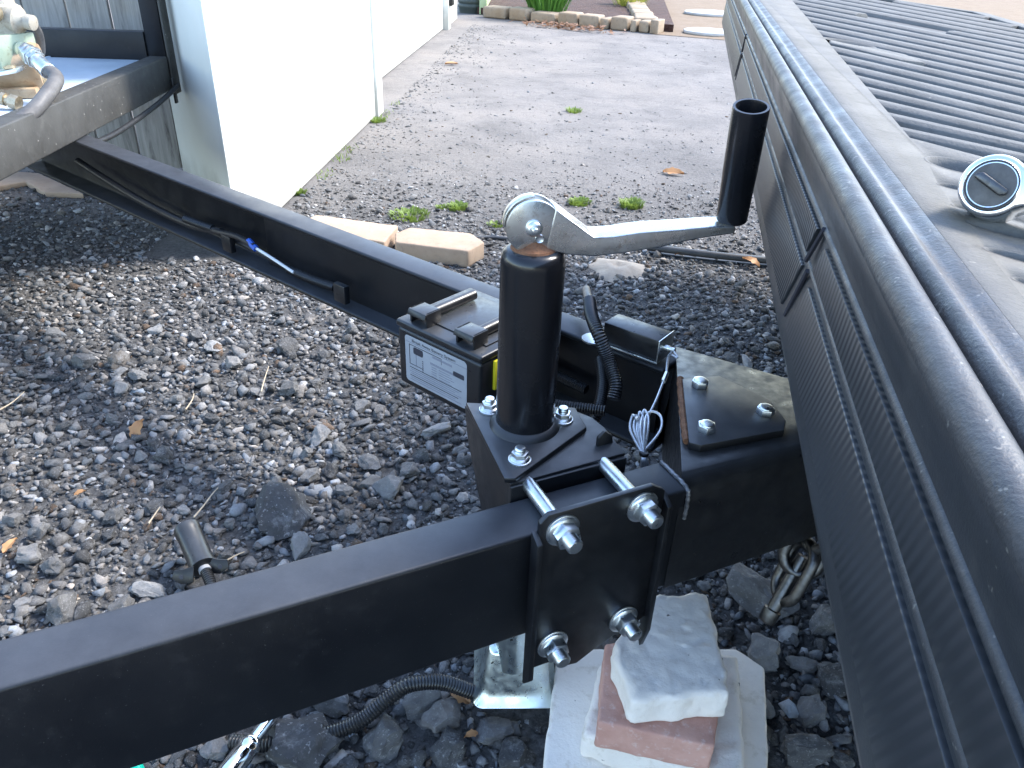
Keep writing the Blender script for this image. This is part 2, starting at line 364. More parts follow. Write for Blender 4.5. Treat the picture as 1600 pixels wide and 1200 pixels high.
def scatter(name, P, S, shapes, parent, pale=0.0, flat=(0.42, 0.75), zoff=(-0.2, 0.45)):
    n = len(P); vs, fs, ts = [], [], []; off = 0
    idx = rng.integers(0, len(shapes), n)
    tint = tints(n, pale)
    for k, (hv, hf) in enumerate(shapes):
        I = np.where(idx == k)[0]
        if not len(I): continue
        m = len(I); a = rng.uniform(0, 2*np.pi, m); tl = rng.normal(0, 0.24, (m, 2))
        ax = np.stack([rng.uniform(0.75, 1.35, m), rng.uniform(0.6, 1.0, m), rng.uniform(*flat, m)], 1)
        v = hv[None]*ax[:, None]*S[I][:, None, None]
        v[:,:,2] += v[:,:,0]*tl[:,0,None]+v[:,:,1]*tl[:,1,None]
        c, s = np.cos(a)[:,None], np.sin(a)[:,None]
        x = v[:,:,0]*c-v[:,:,1]*s; y = v[:,:,0]*s+v[:,:,1]*c
        z = v[:,:,2]+(S[I]*rng.uniform(*zoff, m))[:,None]+P[I,2][:,None]
        q = np.stack([x+P[I,0][:,None], y+P[I,1][:,None], z], 2).reshape(-1, 3)
        nv = len(hv); f = (hf[None]+(np.arange(m)*nv)[:,None,None]).reshape(-1, 3)+off
        vs.append(q); fs.append(f); ts.append(np.repeat(tint[I], nv, 0)); off += len(q)
    v = np.concatenate(vs).astype(np.float32); f = np.concatenate(fs).astype(np.int32); t = np.concatenate(ts)
    me = bpy.data.meshes.new(name); me.vertices.add(len(v)); me.vertices.foreach_set('co', v.ravel())
    me.loops.add(f.size); me.loops.foreach_set('vertex_index', f.ravel())
    me.polygons.add(len(f)); me.polygons.foreach_set('loop_start', np.arange(len(f), dtype=np.int32)*3)
    me.polygons.foreach_set('loop_total', np.full(len(f), 3, np.int32)); me.update()
    at_ = me.attributes.new('tint', 'FLOAT_COLOR', 'POINT')
    at_.data.foreach_set('color', np.concatenate([t, np.ones((len(t),1))], 1).astype(np.float32).ravel())
    me.materials.append(GRAVEL); o = bpy.data.objects.new(name, me); col.objects.link(o); o.parent = parent; o['kind'] = 'stuff'
    return o

# ------------------------------------------------------------------ frames of the trailer
NB0 = at(845, 832, 0.42); nd = V(0.901, 0.435, 0).normalized(); nout = V(0.435, -0.901, 0).normalized(); UP = V(0,0,1)
NF = Fr((NB0.x, NB0.y, 0), nd, -nout, UP)               # s along near beam, t inwards, z up
FB0 = at(120, 222, 0.42); fd = V(0.785, -0.619, 0).normalized(); fout = V(0.619, 0.785, 0).normalized()
FF = Fr((FB0.x, FB0.y, 0), fd, fout, UP)
TOPZ, BOTZ = 0.42, 0.293

trailer = thing('trailer', (-0.4, 0.9, 0.29), 'black steel trailer with an A shaped tongue and an olive grey front rail', 'trailer')
def channel(fr, s0, s1, web_out, name, label):
    w, th, fl = 0.049, 0.0065, 0.008
    if web_out == 0: prof = [(0,BOTZ), (w,BOTZ), (w,BOTZ+fl), (th,BOTZ+fl+0.003), (th,TOPZ-fl-0.003), (w,TOPZ-fl), (w,TOPZ), (0,TOPZ)]
    else: prof = [(w,BOTZ), (w,TOPZ), (0,TOPZ), (0,TOPZ-fl), (w-th,TOPZ-fl-0.003), (w-th,BOTZ+fl+0.003), (0,BOTZ+fl), (0,BOTZ)]
    f2 = Fr(fr.p(s0, 0, 0), fr.y, UP, fr.x)
    o = MB().prism(prof, f2, 0, s1-s0).build(name, BLACK, trailer, bevel=0.0035, bseg=3); o['label'] = label; return o
channel(NF, -1.22, 0.158, 0, 'tongue_beam', 'near tongue beam with its flat side outward')
channel(FF, -0.35, 1.515, 1, 'tongue_beam', 'far tongue beam with its open side inward')
# doubler plate welded inside the far channel, from the battery box to the coupler
MB().box((0.655, 0.0005, 0.303), (1.5, 0.0065, 0.4105), Fr(FF.p(0,0.030,0), fd, fout, UP)).build('web_plate', BLACK, trailer, bevel=0.001)
# coupler
P1, P2 = at(1060, 545, 0.42), at(1215, 590, 0.42); PN = NF.p(0.150, -0.0006, 0)
dP = (P2-P1).normalized()
tipF, tipN = P1+dP*0.215, PN+nd*0.25
cpoly = [(P1.x-0.004, P1.y), (tipF.x, tipF.y), (tipF.x+0.05, (tipF.y+tipN.y)/2), (tipN.x, tipN.y), (PN.x, PN.y)]
cpl = MB().prism(cpoly, W, 0.2915, 0.4235).build('coupler', COUP, trailer)
_bm = bmesh.new(); _bm.from_mesh(cpl.data)
_c = cpl.location + trailer.location
def _near(v): w_ = v.co+_c; return abs((w_-PN).dot(nout)) < 0.004 and w_.z > 0.42
_es = [e for e in _bm.edges if all(_near(v) for v in e.verts)]
bmesh.ops.bevel(_bm, geom=_es, offset=0.030, segments=8, profile=0.5, affect='EDGES')
_es = [e for e in _bm.edges if len(e.link_faces) == 2 and e.calc_face_angle(0) > R(40) and not (all(abs((v.co+_c-PN).dot(nd)) < 0.02 for v in e.verts))]
bmesh.ops.bevel(_bm, geom=_es, offset=0.003, segments=2, profile=0.5, affect='EDGES', clamp_overlap=True)
_bm.to_mesh(cpl.data); _bm.free()
for _p in cpl.data.polygons: _p.use_smooth = True
cpl.data.set_sharp_from_angle(angle=R(40))
pp = [at(px, py, 0.434) for px, py in ((1066,590), (1124,585), (1203,622), (1229,655), (1226,670), (1096,694), (1077,689))]
pl_ = MB().prism([(q.x, q.y) for q in pp], W, 0.4235, 0.4325).build('coupler_plate', SATIN, cpl, bevel=0.0012); pl_['label'] = 'five sided bolted plate on top of the coupler'
a_, b_ = at(1063, 592, 0.428), at(1073, 690, 0.428)
MB().tube(spline([a_, a_.lerp(b_, 0.5)+V(-0.001,0,0), b_], 8), lambda t: 0.0042+0.0008*math.sin(t*60), 8).build('weld_seam', RUST, cpl)
MB().tube(spline([NF.p(0.1585,0.047,0.4205), NF.p(0.1585,0.024,0.4208), NF.p(0.1585,0.003,0.4195), NF.p(0.1585,-0.0012,0.408), NF.p(0.1585,-0.0012,0.385)], 10), lambda t: 0.0022+0.0004*math.sin(t*70), 8).build('weld_seam', WELD, cpl)
def bolt(parent, o, axis, name='bolt', hexr=0.0095, hexh=0.008, washer=0.0125, stud=0.0, studr=0.0058, flange=True, mat=ZINC, spin=0.3):
    ax = Vector(axis).normalized(); o = Vector(o); x = ax.orthogonal().normalized(); y = ax.cross(x)
    m = MB(); h0 = 0.0022 if washer else 0
    hx = [(hexr*math.cos(spin+k*math.pi/3), hexr*math.sin(spin+k*math.pi/3)) for k in range(6)]
    m.prism(hx, Fr(o, x, y, ax), h0, h0+hexh)
    if flange: m.lathe([(hexr*1.22, h0), (hexr*1.22, h0+0.0012), (hexr*0.95, h0+0.0028)], o, ax, 20)
    if stud:
        pr = [(studr, h0)]
        nth = int((stud-0.002)/0.0016)
        for k in range(nth): pr += [(studr, h0+0.0016*k+0.0004), (studr*0.9, h0+0.0016*k+0.0012)]
        pr += [(studr, h0+stud-0.002), (studr*0.8, h0+stud)]
        m.lathe(pr, o, ax, 18)
    else: m.lathe([(hexr*0.8, h0+hexh-0.0005), (hexr*0.72, h0+hexh+0.0016), (hexr*0.3, h0+hexh+0.0019)], o, ax, 18)
    b = m.build(name, mat, parent, bevel=0.0006, smooth=35)
    if washer: MB().lathe([(washer, 0.0001), (washer, 0.0018), (washer-0.0006, 0.0022), (0.004, 0.0022)], o, ax, 26).build('washer', mat, b)
    return b
for (px, py) in ((1093,603), (1195,646), (1103,672)):
    q = at(px, py, 0.4325); bolt(cpl, (q.x, q.y, 0.4326), UP, hexr=0.0098, hexh=0.0075, washer=0, flange=False, spin=random.random())
# front rail, side rail, corner post, deck
RA, RB = at(0, 285, 0.42), at(270, 140, 0.42); rd = (RB-RA).normalized(); rn = V(-rd.y, rd.x, 0)   # rn points into the trailer
RFm = Fr((RB.x, RB.y, 0), -rd, rn, UP)     # s from the corner back towards the camera
MB().box((0.0, 0, 0.4205), (2.9, 0.05, 0.512), RFm).build('front_rail', RAIL, trailer, bevel=0.004, bseg=3)
MB().box((-0.052, -0.006, 0.405), (-0.001, 0.0, 1.3), RFm).box((-0.052, 0.0, 0.405), (-0.046, 0.05, 1.3), RFm).build('corner_post', RAIL, trailer, bevel=0.0015)
MB().box((-0.045, 0.004, 0.45), (-0.006, 0.055, 1.3), RFm).build('corner_post', BLACK, trailer, bevel=0.002)
MB().box((-0.040, 0.056, 0.47), (0.0, 2.6, 0.575), RFm).build('side_rail', BLACK, trailer, bevel=0.003)
dk = MB().box((0.002, 0.052, 0.477), (1.5, 1.1, 0.500), RFm).build('deck', DECKP, trailer, bevel=0.002)
for k in range(2): MB().box((0.004, 0.33+k*0.4, 0.500), (1.49, 0.336+k*0.4, 0.5032), RFm).build('deck_seam', DECKP, dk)
# cable under the rail, conduit lying in the far channel
def cable(name, pts, r, mat, parent=None, label=None, cat=None, n=14, group=None):
    o = MB().tube(spline(pts, n), r, 10).build(name, mat, parent)
    if label: tag(o, label, cat, group)
    return o
cable('hanging_cable', [RFm.p(0.60,-0.012,0.405), RFm.p(0.45,-0.016,0.40), RFm.p(0.2,-0.02,0.413), RFm.p(0.0,-0.018,0.432)], 0.007, RUBBER, trailer)
MB().box((0.005,-0.0125,0.385), (0.022,-0.0066,0.455), RFm).build('cable_clip', PLAST, trailer, bevel=0.001)
wiring = thing('wiring_loom', FF.p(0.6, 0.02, 0.33), 'black wiring loom with a white wire lying along the channel of the far beam', 'cable')
lw = [FF.p(-0.05,0.012,0.365), FF.p(0.2,0.012,0.335), FF.p(0.4,0.014,0.325), FF.p(0.53,0.014,0.34)]
MB().tube(spline(lw, 16), 0.008, 10).build('sheath', RUBBER, wiring)
conduit([FF.p(0.40,0.012,0.335), FF.p(0.46,0.012,0.337), FF.p(0.50,0.014,0.338)], 0.0082).build('conduit', PLAST, wiring)
MB().tube(spline([FF.p(0.52,0.006,0.341), FF.p(0.60,0.002,0.352), FF.p(0.635,0.0,0.352), FF.p(0.66,0.0,0.349)], 10), 0.0055, 8).build('splice', RUBBER, wiring)
MB().tube(spline([FF.p(0.64,0.002,0.354), FF.p(0.655,0.0,0.349), FF.p(0.665,0.0,0.345)], 8), 0.0062, 8).build('terminal', BLUEW, wiring)
MB().tube(spline([FF.p(0.66,0.0,0.347), FF.p(0.70,0.002,0.340), FF.p(0.745,0.004,0.331), FF.p(0.765,0.006,0.326)], 10), 0.0028, 8).build('white_wire', WHITEW, wiring)
MB().tube(spline([FF.p(0.50,0.018,0.333), FF.p(0.62,0.018,0.330), FF.p(0.75,0.018,0.322)], 10), 0.006, 8).build('sheath', RUBBER, wiring)
conduit([FF.p(0.74,0.014,0.322), FF.p(0.80,0.014,0.322), FF.p(0.87,0.016,0.325)], 0.0085).build('conduit', PLAST, wiring)
for s_ in (0.55, 0.885): MB().box((s_,-0.002,0.312), (s_+0.03,0.010,0.345), FF).build('clip', PLAST, wiring, bevel=0.002)
conduit([FF.p(1.13,0.014,0.345), FF.p(1.2,0.012,0.347), FF.p(1.3,0.012,0.343), FF.p(1.40,0.014,0.338)], 0.0075).build('conduit', PLAST, wiring)
conduit([FF.p(1.13,0.010,0.325), FF.p(1.2,0.010,0.325), FF.p(1.33,0.012,0.325)], 0.007).build('conduit', PLAST, wiring)

# ================================================================== JACK
J = V(0.0145, 0.651, 0)
jack = thing('trailer_jack', (J.x, J.y, 0.02), 'black tongue jack with a silver top crank, bolted to the near beam', 'jack')
MB().lathe([(0.0295,0.4425), (0.0295,0.618), (0.0290,0.6235), (0.0272,0.6285), (0.0235,0.6315), (0.012,0.6325)], J, UP, 56).build('outer_tube', GLOSS, jack, smooth=50)
MB().lathe([(0.036,0.4421), (0.0345,0.4445), (0.0318,0.4470), (0.0292,0.4485)], J, UP, 48).build('weld_ring', SATIN, jack)
MB().lathe([(0.0215,0.631), (0.0205,0.6335), (0.0160,0.6355), (0.010,0.642)], J, UP, 32).build('grease_collar', RUST, jack)
# base plate of the jack and the bent bracket under it
bp = [at(px, py, 0.4415) for px, py in ((728,629), (899,637), (917,668), (806,748), (788,748))]
MB().prism([(q.x, q.y) for q in bp], W, 0.4362, 0.442).build('base_plate', SATIN, jack, bevel=0.0012)
lp = [at(px, py, 0.4355) for px, py in ((726,633), (900,642), (925,652), (945,668), (977,708), (797,757))]
br = MB().prism([(q.x, q.y) for q in lp], W, 0.4300, 0.4358).build('mounting_bracket', SATIN, jack, bevel=0.0015)
sA = (V(lp[5].x, lp[5].y, 0)-NF.o).dot(nd); sB = (V(lp[4].x, lp[4].y, 0)-NF.o).dot(nd)
MB().box((sA, 0.052, 0.27), (sB, 0.0575, 0.4325), NF).build('front_flange', SATIN, br, bevel=0.0015)
q0, q1 = V(lp[0].x, lp[0].y, 0), V(lp[5].x, lp[5].y, 0); gx = (q1-q0).normalized(); GF = Fr(q0, gx, UP, gx.cross(UP)); gl = (q1-q0).length
MB().prism([(0,0.432), (gl,0.432), (gl,0.30), (gl*0.75,0.285), (0.01,0.40)], GF, -0.005, 0.0).build('side_gusset', SATIN, br, bevel=0.0012)
MB().box((0.004,0.25,-0.05), (0.05,0.425,-0.045), Fr(q0, gx, UP, gx.cross(UP))).build('rear_flange', BLACK, br, bevel=0.001)
e0 = V(lp[4].x, lp[4].y, 0); EF = Fr(e0, -nd, nout*-1, UP)
MB().prism([(0.0005,0.4), (0.0005,0.446), (0.008,0.452), (0.017,0.445), (0.02,0.43), (0.02,0.4)], Fr(NF.p(sB-0.021, 0.0576, 0), nd, UP, nout), -0.022, -0.018).build('side_ear', SATIN, br, bevel=0.001)
MB().lathe([(0.0295,0.30), (0.0295,0.4299)], J, UP, 40).build('lower_tube', GLOSS, jack)
for px, py in ((765,641), (879,656), (812,719)):
    q = at(px, py, 0.442); bolt(jack, (q.x, q.y, 0.4421), UP, hexr=0.0082, hexh=0.0075, washer=0.0112, stud=0.0130, studr=0.0056, spin=random.random())
# clamp plate on the outer side of the near beam
CF = Fr(NF.p(0,0,0), nd, UP, nout)       # s, z, outward
cl = MB().prism([(-0.008,0.442), (0.0,0.4495), (0.106,0.4495), (0.120,0.440), (0.120,0.275), (0.104,0.262), (0.085,0.262), (0.065,0.252), (0.045,0.240), (0.028,0.243), (0.018,0.257), (-0.008,0.257)], CF, 0.007, 0.0125).build('clamp_plate', SATIN, jack, bevel=0.001)
MB().prism([(0.007,0.432), (0.0205,0.425), (0.0205,0.25), (0.010,0.235), (0.007,0.235)], Fr(NF.p(-0.0135,0,0), nout, UP, nd), 0, 0.0055).build('clamp_flange', SATIN, cl, bevel=0.001)
MB().prism([(0.007,0.434), (0.0205,0.425), (0.0205,0.262), (0.013,0.232), (0.007,0.245)], Fr(NF.p(0.120,0,0), nout, UP, nd), 0, 0.0055).build('clamp_flange', SATIN, cl, bevel=0.001)
for s_, z_ in ((0.014,0.4290), (0.096,0.4290), (0.014,0.2840), (0.094,0.2840)):
    q = CF.p(s_, z_, 0.0126)
    b_ = bolt(jack, q, nout, name='clamp_bolt', hexr=0.0122, hexh=0.0115, washer=0.0165, stud=0.023, studr=0.0078, spin=random.random())
    MB().lathe([(0.0072,-0.0701), (0.0072,0.0)], q, nout, 20).build('shank', ZINC, b_)
# foot
FC = V(J.x+0.004, J.y+0.020, 0.022)
MB().lathe([(0.0235,0.085), (0.0235,0.31)], J, UP, 36).build('inner_tube', GALV, jack)
ft = MB(); fx = V(0.998,0.05,0); fy = V(-0.05,0.998,0)
ffr = Fr(FC, fx, fy, UP)
def sq(h, z, rad=0.012, n=5):
    o = []
    for cx, cy, a0 in ((1,1,0), (-1,1,90), (-1,-1,180), (1,-1,270)):
        for k in range(n+1):
            a = R(a0+90*k/n); o.append(ffr.p(cx*(h-rad)+rad*math.cos(a), cy*(h-rad)+rad*math.sin(a), z))
    return o
rings = [sq(0.052,0.010), sq(0.0535,0.012), sq(0.052,0.0145), sq(0.046,0.022), sq(0.043,0.034), sq(0.036,0.088), sq(0.034,0.092), sq(0.030,0.0935)]
k_ = len(rings[0]); vv = sum(rings, []); ff_ = [tuple(range(k_-1,-1,-1))]+[(i*k_+j, i*k_+(j+1) % k_, (i+1)*k_+(j+1) % k_, (i+1)*k_+j) for i in range(len(rings)-1) for j in range(k_)]+[tuple(range((len(rings)-1)*k_, len(rings)*k_))]
MB().add(vv, ff_).build('foot', GALV, jack, smooth=50)
BLOCKERS.append((FC.x, FC.y, 0.05))
# crank
CE = at(1140, 345, 0.655); cd = V(CE.x-J.x, CE.y-J.y, 0).normalized(); cn = cd.cross(UP)      # cn towards the camera
CO = V(J.x, J.y, 0); KF = Fr(CO, cd, UP, cn)
def ck(px, py, off): w = atp(px, py, CO+cn*off, cn); return ((w-CO).dot(cd), w.z)
oc = ck(834, 356, 0.011)
arm = thing_arm = MB()
side = [ck(px, py, 0.011) for px, py in ((868,325), (895,346), (928,370), (960,368), (1000,362), (1060,358), (1112,354), (1148,353), (1150,358), (1147,365), (1090,373), (1030,387), (970,396), (928,401), (885,398), (852,391))]
arm.prism(side, KF, -0.0165, 0.0118)
crank = arm.build('crank_arm', ZINCW, jack, bevel=0.0042, bseg=4)
def disc(off0, off1, r=0.0242):
    m = MB(); pts = [(oc[0]+r*math.cos(R(a)), oc[1]+r*math.sin(R(a))) for a in range(0, 360, 8)]
    return m.prism(pts, KF, off0, off1)
disc(0.0074, 0.0112).build('head_plate', ZINCW, crank, bevel=0.0009)
disc(-0.0112, -0.0074).build('head_plate', ZINCW, crank, bevel=0.0009)
nb = [(oc[0]+0.0145*math.cos(R(a)), oc[1]+0.0145*math.sin(R(a))-0.001) for a in range(0, 360, 12)]
MB().prism(nb, KF, -0.0072, 0.0072).build('screw_head', ZINCW, crank, bevel=0.002)
bk = [(oc[0]+0.0258*math.cos(R(a)), oc[1]+0.0258*math.sin(R(a))) for a in range(88, 190, 6)]+[(oc[0]+0.0235*math.cos(R(a)), oc[1]+0.0235*math.sin(R(a))) for a in range(184, 84, -6)]
MB().prism(bk, KF, -0.0072, 0.0040).build('head_bridge', ZINCW, crank, bevel=0.0008)
bolt(crank, KF.p(oc[0], oc[1], 0.0113), cn, name='pivot_bolt', hexr=0.0055, hexh=0.004, washer=0.0075, stud=0.0075, studr=0.003)
bq = ck(843, 373, 0.0113); MB().lathe([(0.0042,0.0), (0.0036,0.0011), (0.0022,0.0004)], KF.p(bq[0], bq[1], 0.0112), cn, 20).build('dimple', ZINC, crank)
hb, ht = at(1143, 343, 0.655), at(1174, 166, 0.7585); ha = (ht-hb).normalized(); hl = (ht-hb).length
MB().lathe([(0.0115,0), (0.0138,0.0015), (0.0142,0.03), (0.0146,hl*0.42), (0.0147,hl*0.425), (0.0150,hl-0.002), (0.0146,hl), (0.0126,hl), (0.0120,hl-0.002), (0.0112,hl-0.03), (0.002,hl-0.03)], hb, ha, 40).build('handle', GLOSS, jack, smooth=45)

# ================================================================== BATTERY BOX
z1 = 0.446
B0, B1 = at(620, 497, z1), at(752, 558, z1); bxd = V(B1.x-B0.x, B1.y-B0.y, 0); bw = bxd.length; bxd.normalize(); bn = bxd.cross(UP)   # bn towards the camera
BF = Fr((B0.x, B0.y, 0), bxd, UP, bn)
bb = atp(622, 594, B0, bn).z
box = thing('battery_box', BF.p(bw/2, bb, -0.06), 'black plastic battery box with a printed white sticker beside the jack tube', 'battery box')
MB().box((0, bb, -0.135), (bw, z1-0.010, 0), BF).build('case', PLAST, box, bevel=0.005, bseg=3)
MB().box((-0.0015, z1-0.0098, -0.1365), (bw+0.0015, z1, 0.0015), BF).build('lid', PLAST, box, bevel=0.0035, bseg=3)
MB().box((0.012, z1, -0.12), (bw-0.012, z1+0.002, -0.022), BF).build('lid_panel', PLAST, box, bevel=0.001)
for s_ in (0.018, 0.098):
    lt = MB()
    lt.box((s_, z1+0.0002, -0.030), (s_+0.0035, z1+0.019, -0.006), BF).box((s_+0.0275, z1+0.0002, -0.030), (s_+0.031, z1+0.019, -0.006), BF)
    lt.prism([(-0.030, z1+0.019), (-0.004, z1+0.019), (-0.001, z1+0.012), (-0.003, z1+0.0115), (-0.006, z1+0.0165), (-0.030, z1+0.0165)], Fr(BF.p(s_,0,0), bn, UP, bxd), 0, 0.031)
    l_ = lt.build('latch', PLAST, box, bevel=0.0008)
    MB().lathe([(0.0068,0), (0.0070,0.001), (0.0070,0.078), (0.006,0.079)], BF.p(s_+0.0155, z1+0.0095, -0.028), -bn, 20).build('latch_rod', PLAST, l_)
MB().box((bw+0.0005, bb+0.040, -0.042), (bw+0.0045, bb+0.080, -0.020), BF).build('yellow_tag', YELLOW, box, bevel=0.001)
conduit([BF.p(bw+0.001, bb+0.033, -0.05), BF.p(bw+0.02, bb+0.03, -0.055), BF.p(bw+0.06, bb+0.028, -0.06), BF.p(bw+0.12, bb+0.03,-0.09)], 0.007).build('conduit', PLAST, box)
# sticker
l0, l1 = 0.0145, bw-0.0225; lz1, lz0 = z1-0.0165, bb+0.010
def rrect(x0, y0, x1, y1, r, n=5):
    o = []
    for cx, cy, a0 in ((x1-r,y1-r,0), (x0+r,y1-r,90), (x0+r,y0+r,180), (x1-r,y0+r,270)):
        o += [(cx+r*math.cos(R(a0+90*k/n)), cy+r*math.sin(R(a0+90*k/n))) for k in range(n+1)]
    return o
st = MB().prism(rrect(l0, lz0, l1, lz1, 0.005), BF, 0.0002, 0.0006).build('sticker', LABEL, box)
lw_, lh = l1-l0, lz1-lz0
def ink(x0, y0, x1, y1, mat, r=None):
    X0, X1, Y0, Y1 = l0+x0*lw_, l0+x1*lw_, lz1-y1*lh, lz1-y0*lh
    m = MB()
    m.prism(rrect(X0,Y0,X1,Y1,r) if r else [(X0,Y0),(X1,Y0),(X1,Y1),(X0,Y1)], BF, 0.0007, 0.0009); return m.build('print_mark', mat, st)
def text(s, x, y, h, mat, w=None):
    cu_ = bpy.data.curves.new('t', 'FONT'); cu_.body = s; cu_.size = 1.0
    to = bpy.data.objects.new('t', cu_); col.objects.link(to); bpy.context.view_layer.update()
    me = bpy.data.meshes.new_from_object(to.evaluated_get(bpy.context.evaluated_depsgraph_get())); bpy.data.objects.remove(to)
    xs = [v.co.x for v in me.vertices]; sx = (w*lw_/(max(xs)-min(xs))) if w else h*lh/0.7
    vv = [BF.p(l0+x*lw_+v.co.x*sx, lz1-y*lh+v.co.y*h*lh/0.7, 0.0010) for v in me.vertices]; ff = [tuple(p.vertices) for p in me.polygons]
    bpy.data.meshes.remove(me); return MB().add(vv, ff).build('lettering', mat, st)
text('Break Away Battery System', 0.12, 0.105, 0.062, INK, 0.70)
ink(0.0, 0.125, 1.0, 0.136, INKG)
for a in ((0.07,0.17,0.60,0.182), (0.07,0.17,0.078,0.60), (0.07,0.59,0.30,0.60), (0.60,0.17,0.604,0.3)): ink(*a, INK)
ink(0.14, 0.20, 0.30, 0.345, INK, 0.0025); ink(0.79, 0.30, 0.96, 0.40, INK, 0.0015)
ink(0.46, 0.20, 0.77, 0.245, INKG); ink(0.42, 0.36, 0.82, 0.40, INKG); ink(0.18, 0.345, 0.186, 0.59, INKG)
for k in range(6): ink(0.285, 0.42+k*0.045, 0.303, 0.44+k*0.045, INK)
for k in range(5): ink(0.44, 0.44+k*0.05, 0.52, 0.452+k*0.05, INKG); ink(0.56, 0.44+k*0.05, 0.74+0.03*(k % 3), 0.45+k*0.05, INKG)
for k in range(7): ink(0.07+0.02*(k % 2), 0.66+k*0.045, 0.92-0.05*(k % 3), 0.672+k*0.045, INKG if k not in (0,4) else INK)

# ================================================================== BREAKAWAY SWITCH
S0, S1 = at(944, 503, 0.458), at(1030, 533, 0.458); sx = V(S1.x-S0.x, S1.y-S0.y, 0); sl = sx.length; sx.normalize(); sn = sx.cross(UP)
SF = Fr((S0.x, S0.y, 0), sx, UP, sn)
sw = thing('breakaway_switch', SF.p(sl/2, 0.425, -0.02), 'small black breakaway switch on a metal bracket on the far beam, next to the coupler', 'switch')
MB().box((0, 0.430, -0.034), (sl, 0.458, 0), SF).build('housing', PLAST, sw, bevel=0.002)
MB().box((-0.002, 0.4272, -0.036), (sl+0.002, 0.4296, 0.002), SF).box((sl+0.0004, 0.4297, -0.036), (sl+0.0022, 0.459, 0.002), SF).build('bracket', ZINC, sw, bevel=0.0006)
MB().lathe([(0.015,0), (0.015,0.0022), (0.006,0.0024)], SF.p(-0.020,0.4215,-0.012), UP, 26).build('washer', ZINC, sw)
MB().lathe([(0.004,0), (0.004,0.004), (0.0028,0.006), (0.0028,0.012)], SF.p(sl+0.0023, 0.444, -0.016), sx, 16).build('pull_pin', ZINC, sw)
lan = thing('lanyard_cable', at(1005, 735, 0.40), 'thin silver steel lanyard coiled in loops, hanging from the breakaway switch', 'cable')
pA = SF.p(sl+0.012, 0.444, -0.016)
zc = 0.43
k1, k2 = at(1041, 585, 0.44), at(1010, 660, 0.425)
MB().tube(spline([pA, pA+V(0.004,-0.012,-0.004), at(1045,555,0.442), k1], 12), 0.0013, 8).build('strand', WIRE, lan)
MB().tube(spline([pA, pA+V(-0.006,-0.008,-0.006), at(1044,560,0.44), k1], 12), 0.0013, 8).build('strand', WIRE, lan)
MB().tube([k1+(k1-k2)*0.03, k1, k1+(k2-k1)*0.14, k1+(k2-k1)*0.16], 0.0030, 10).build('crimp_sleeve', ZINC, lan)
MB().tube(spline([k1+(k2-k1)*0.1, k1.lerp(k2, 0.55)+V(0.001,0,0.002), k2, at(1006,700,0.415)], 12), 0.0014, 8).build('strand', WIRE, lan)
tie = at(1006, 709, 0.412)
for (dx, top, w2) in ((-12,650,6), (-3,644,5), (4,641,6), (17,643,13), (-8,655,4)):
    pts = [tie+V(random.uniform(-.002,.002),0,0), at(1003+dx-w2,672,0.425+random.uniform(-.004,.004)), at(1003+dx-w2+3,650,0.43), at(1003+dx,top,0.432), at(1003+dx+w2,652,0.43), at(1003+dx+w2*0.8,675,0.424), tie+V(random.uniform(-.002,.002),0.001,0)]
    MB().tube(spline(pts, 10), 0.0015, 8).build('loop', WIRE, lan)
for dx in (-3, 0, 3, 5): MB().tube(spline([tie, at(1006+dx,722,0.405), at(1007+dx*1.2,745,0.385)], 8), 0.0017, 8).build('tail', WIRE, lan)
MB().lathe([(0.0046,0), (0.0052,0.001), (0.0052,0.003), (0.0046,0.004)], tie-V(0,0,0.002), (0.05,0.1,1), 16).build('cable_tie', RUBBER, lan)
cv = thing('corrugated_conduit', SF.p(-0.04, 0.36, 0.02), 'black corrugated conduit hanging over the far beam beside the breakaway switch', 'conduit')
conduit([at(921,470,0.455), at(924,492,0.462), at(934,520,0.457), at(950,560,0.43), at(962,600,0.41), at(958,625,0.395)], 0.0085).build('hose', PLAST, cv)
conduit([at(938,560,0.40), at(942,600,0.385), at(935,640,0.37), at(925,662,0.36)], 0.0075).build('hose', PLAST, cv)
MB().tube(spline([at(916,452,0.445), at(918,462,0.455), at(921,472,0.457)], 8), 0.0058, 10).build('cable_end', PIPE, cv)

# ================================================================== SAFETY CHAIN
ch = thing('safety_chain', at(1250, 900, 0.2), 'dull steel safety chain hanging under the coupler behind the blocks', 'chain')
def link(c, ax, nrm, L=0.070, Wd=0.042, r=0.0068, name='link'):
    ax = Vector(ax).normalized(); nrm = Vector(nrm); nrm = (nrm-ax*nrm.dot(ax)).normalized(); sd_ = ax.cross(nrm); c = Vector(c)
    h = L/2-Wd/2; pts = []
    for k in range(12): a = R(-90+180*k/11); pts.append(c+ax*(h+Wd/2*math.cos(a))+sd_*(Wd/2*math.sin(a)))
    for k in range(12): a = R(90+180*k/11); pts.append(c+ax*(-h+Wd/2*math.cos(a))+sd_*(Wd/2*math.sin(a)))
    return MB().tube(pts, r, 12, closed=True).build(name, CHAIN, ch)
c0, c1, c2, c3 = at(1282,815,0.30), at(1262,855,0.265), at(1236,903,0.225), at(1206,955,0.185)
view = (CAMP-c1).normalized()
link(c0, c1-c0, V(1,0.3,0.1)); link(c0.lerp(c1,0.95), c2-c1, view+V(0.1,0,0), L=0.074); link(c1.lerp(c2,0.78), c2-c1, V(1,0.25,0.3), L=0.078)
dd_ = (c3-c2).normalized()
MB().tube([c2+dd_*-0.03, c2+dd_*0.02, c3-dd_*0.006, c3+dd_*0.004], 0.0078, 14).lathe([(0.0066,0), (0.0105,0.0015), (0.0105,0.016), (0.0085,0.019)], c3-dd_*0.004, dd_, 16).build('hook_pin', CHAIN, ch)
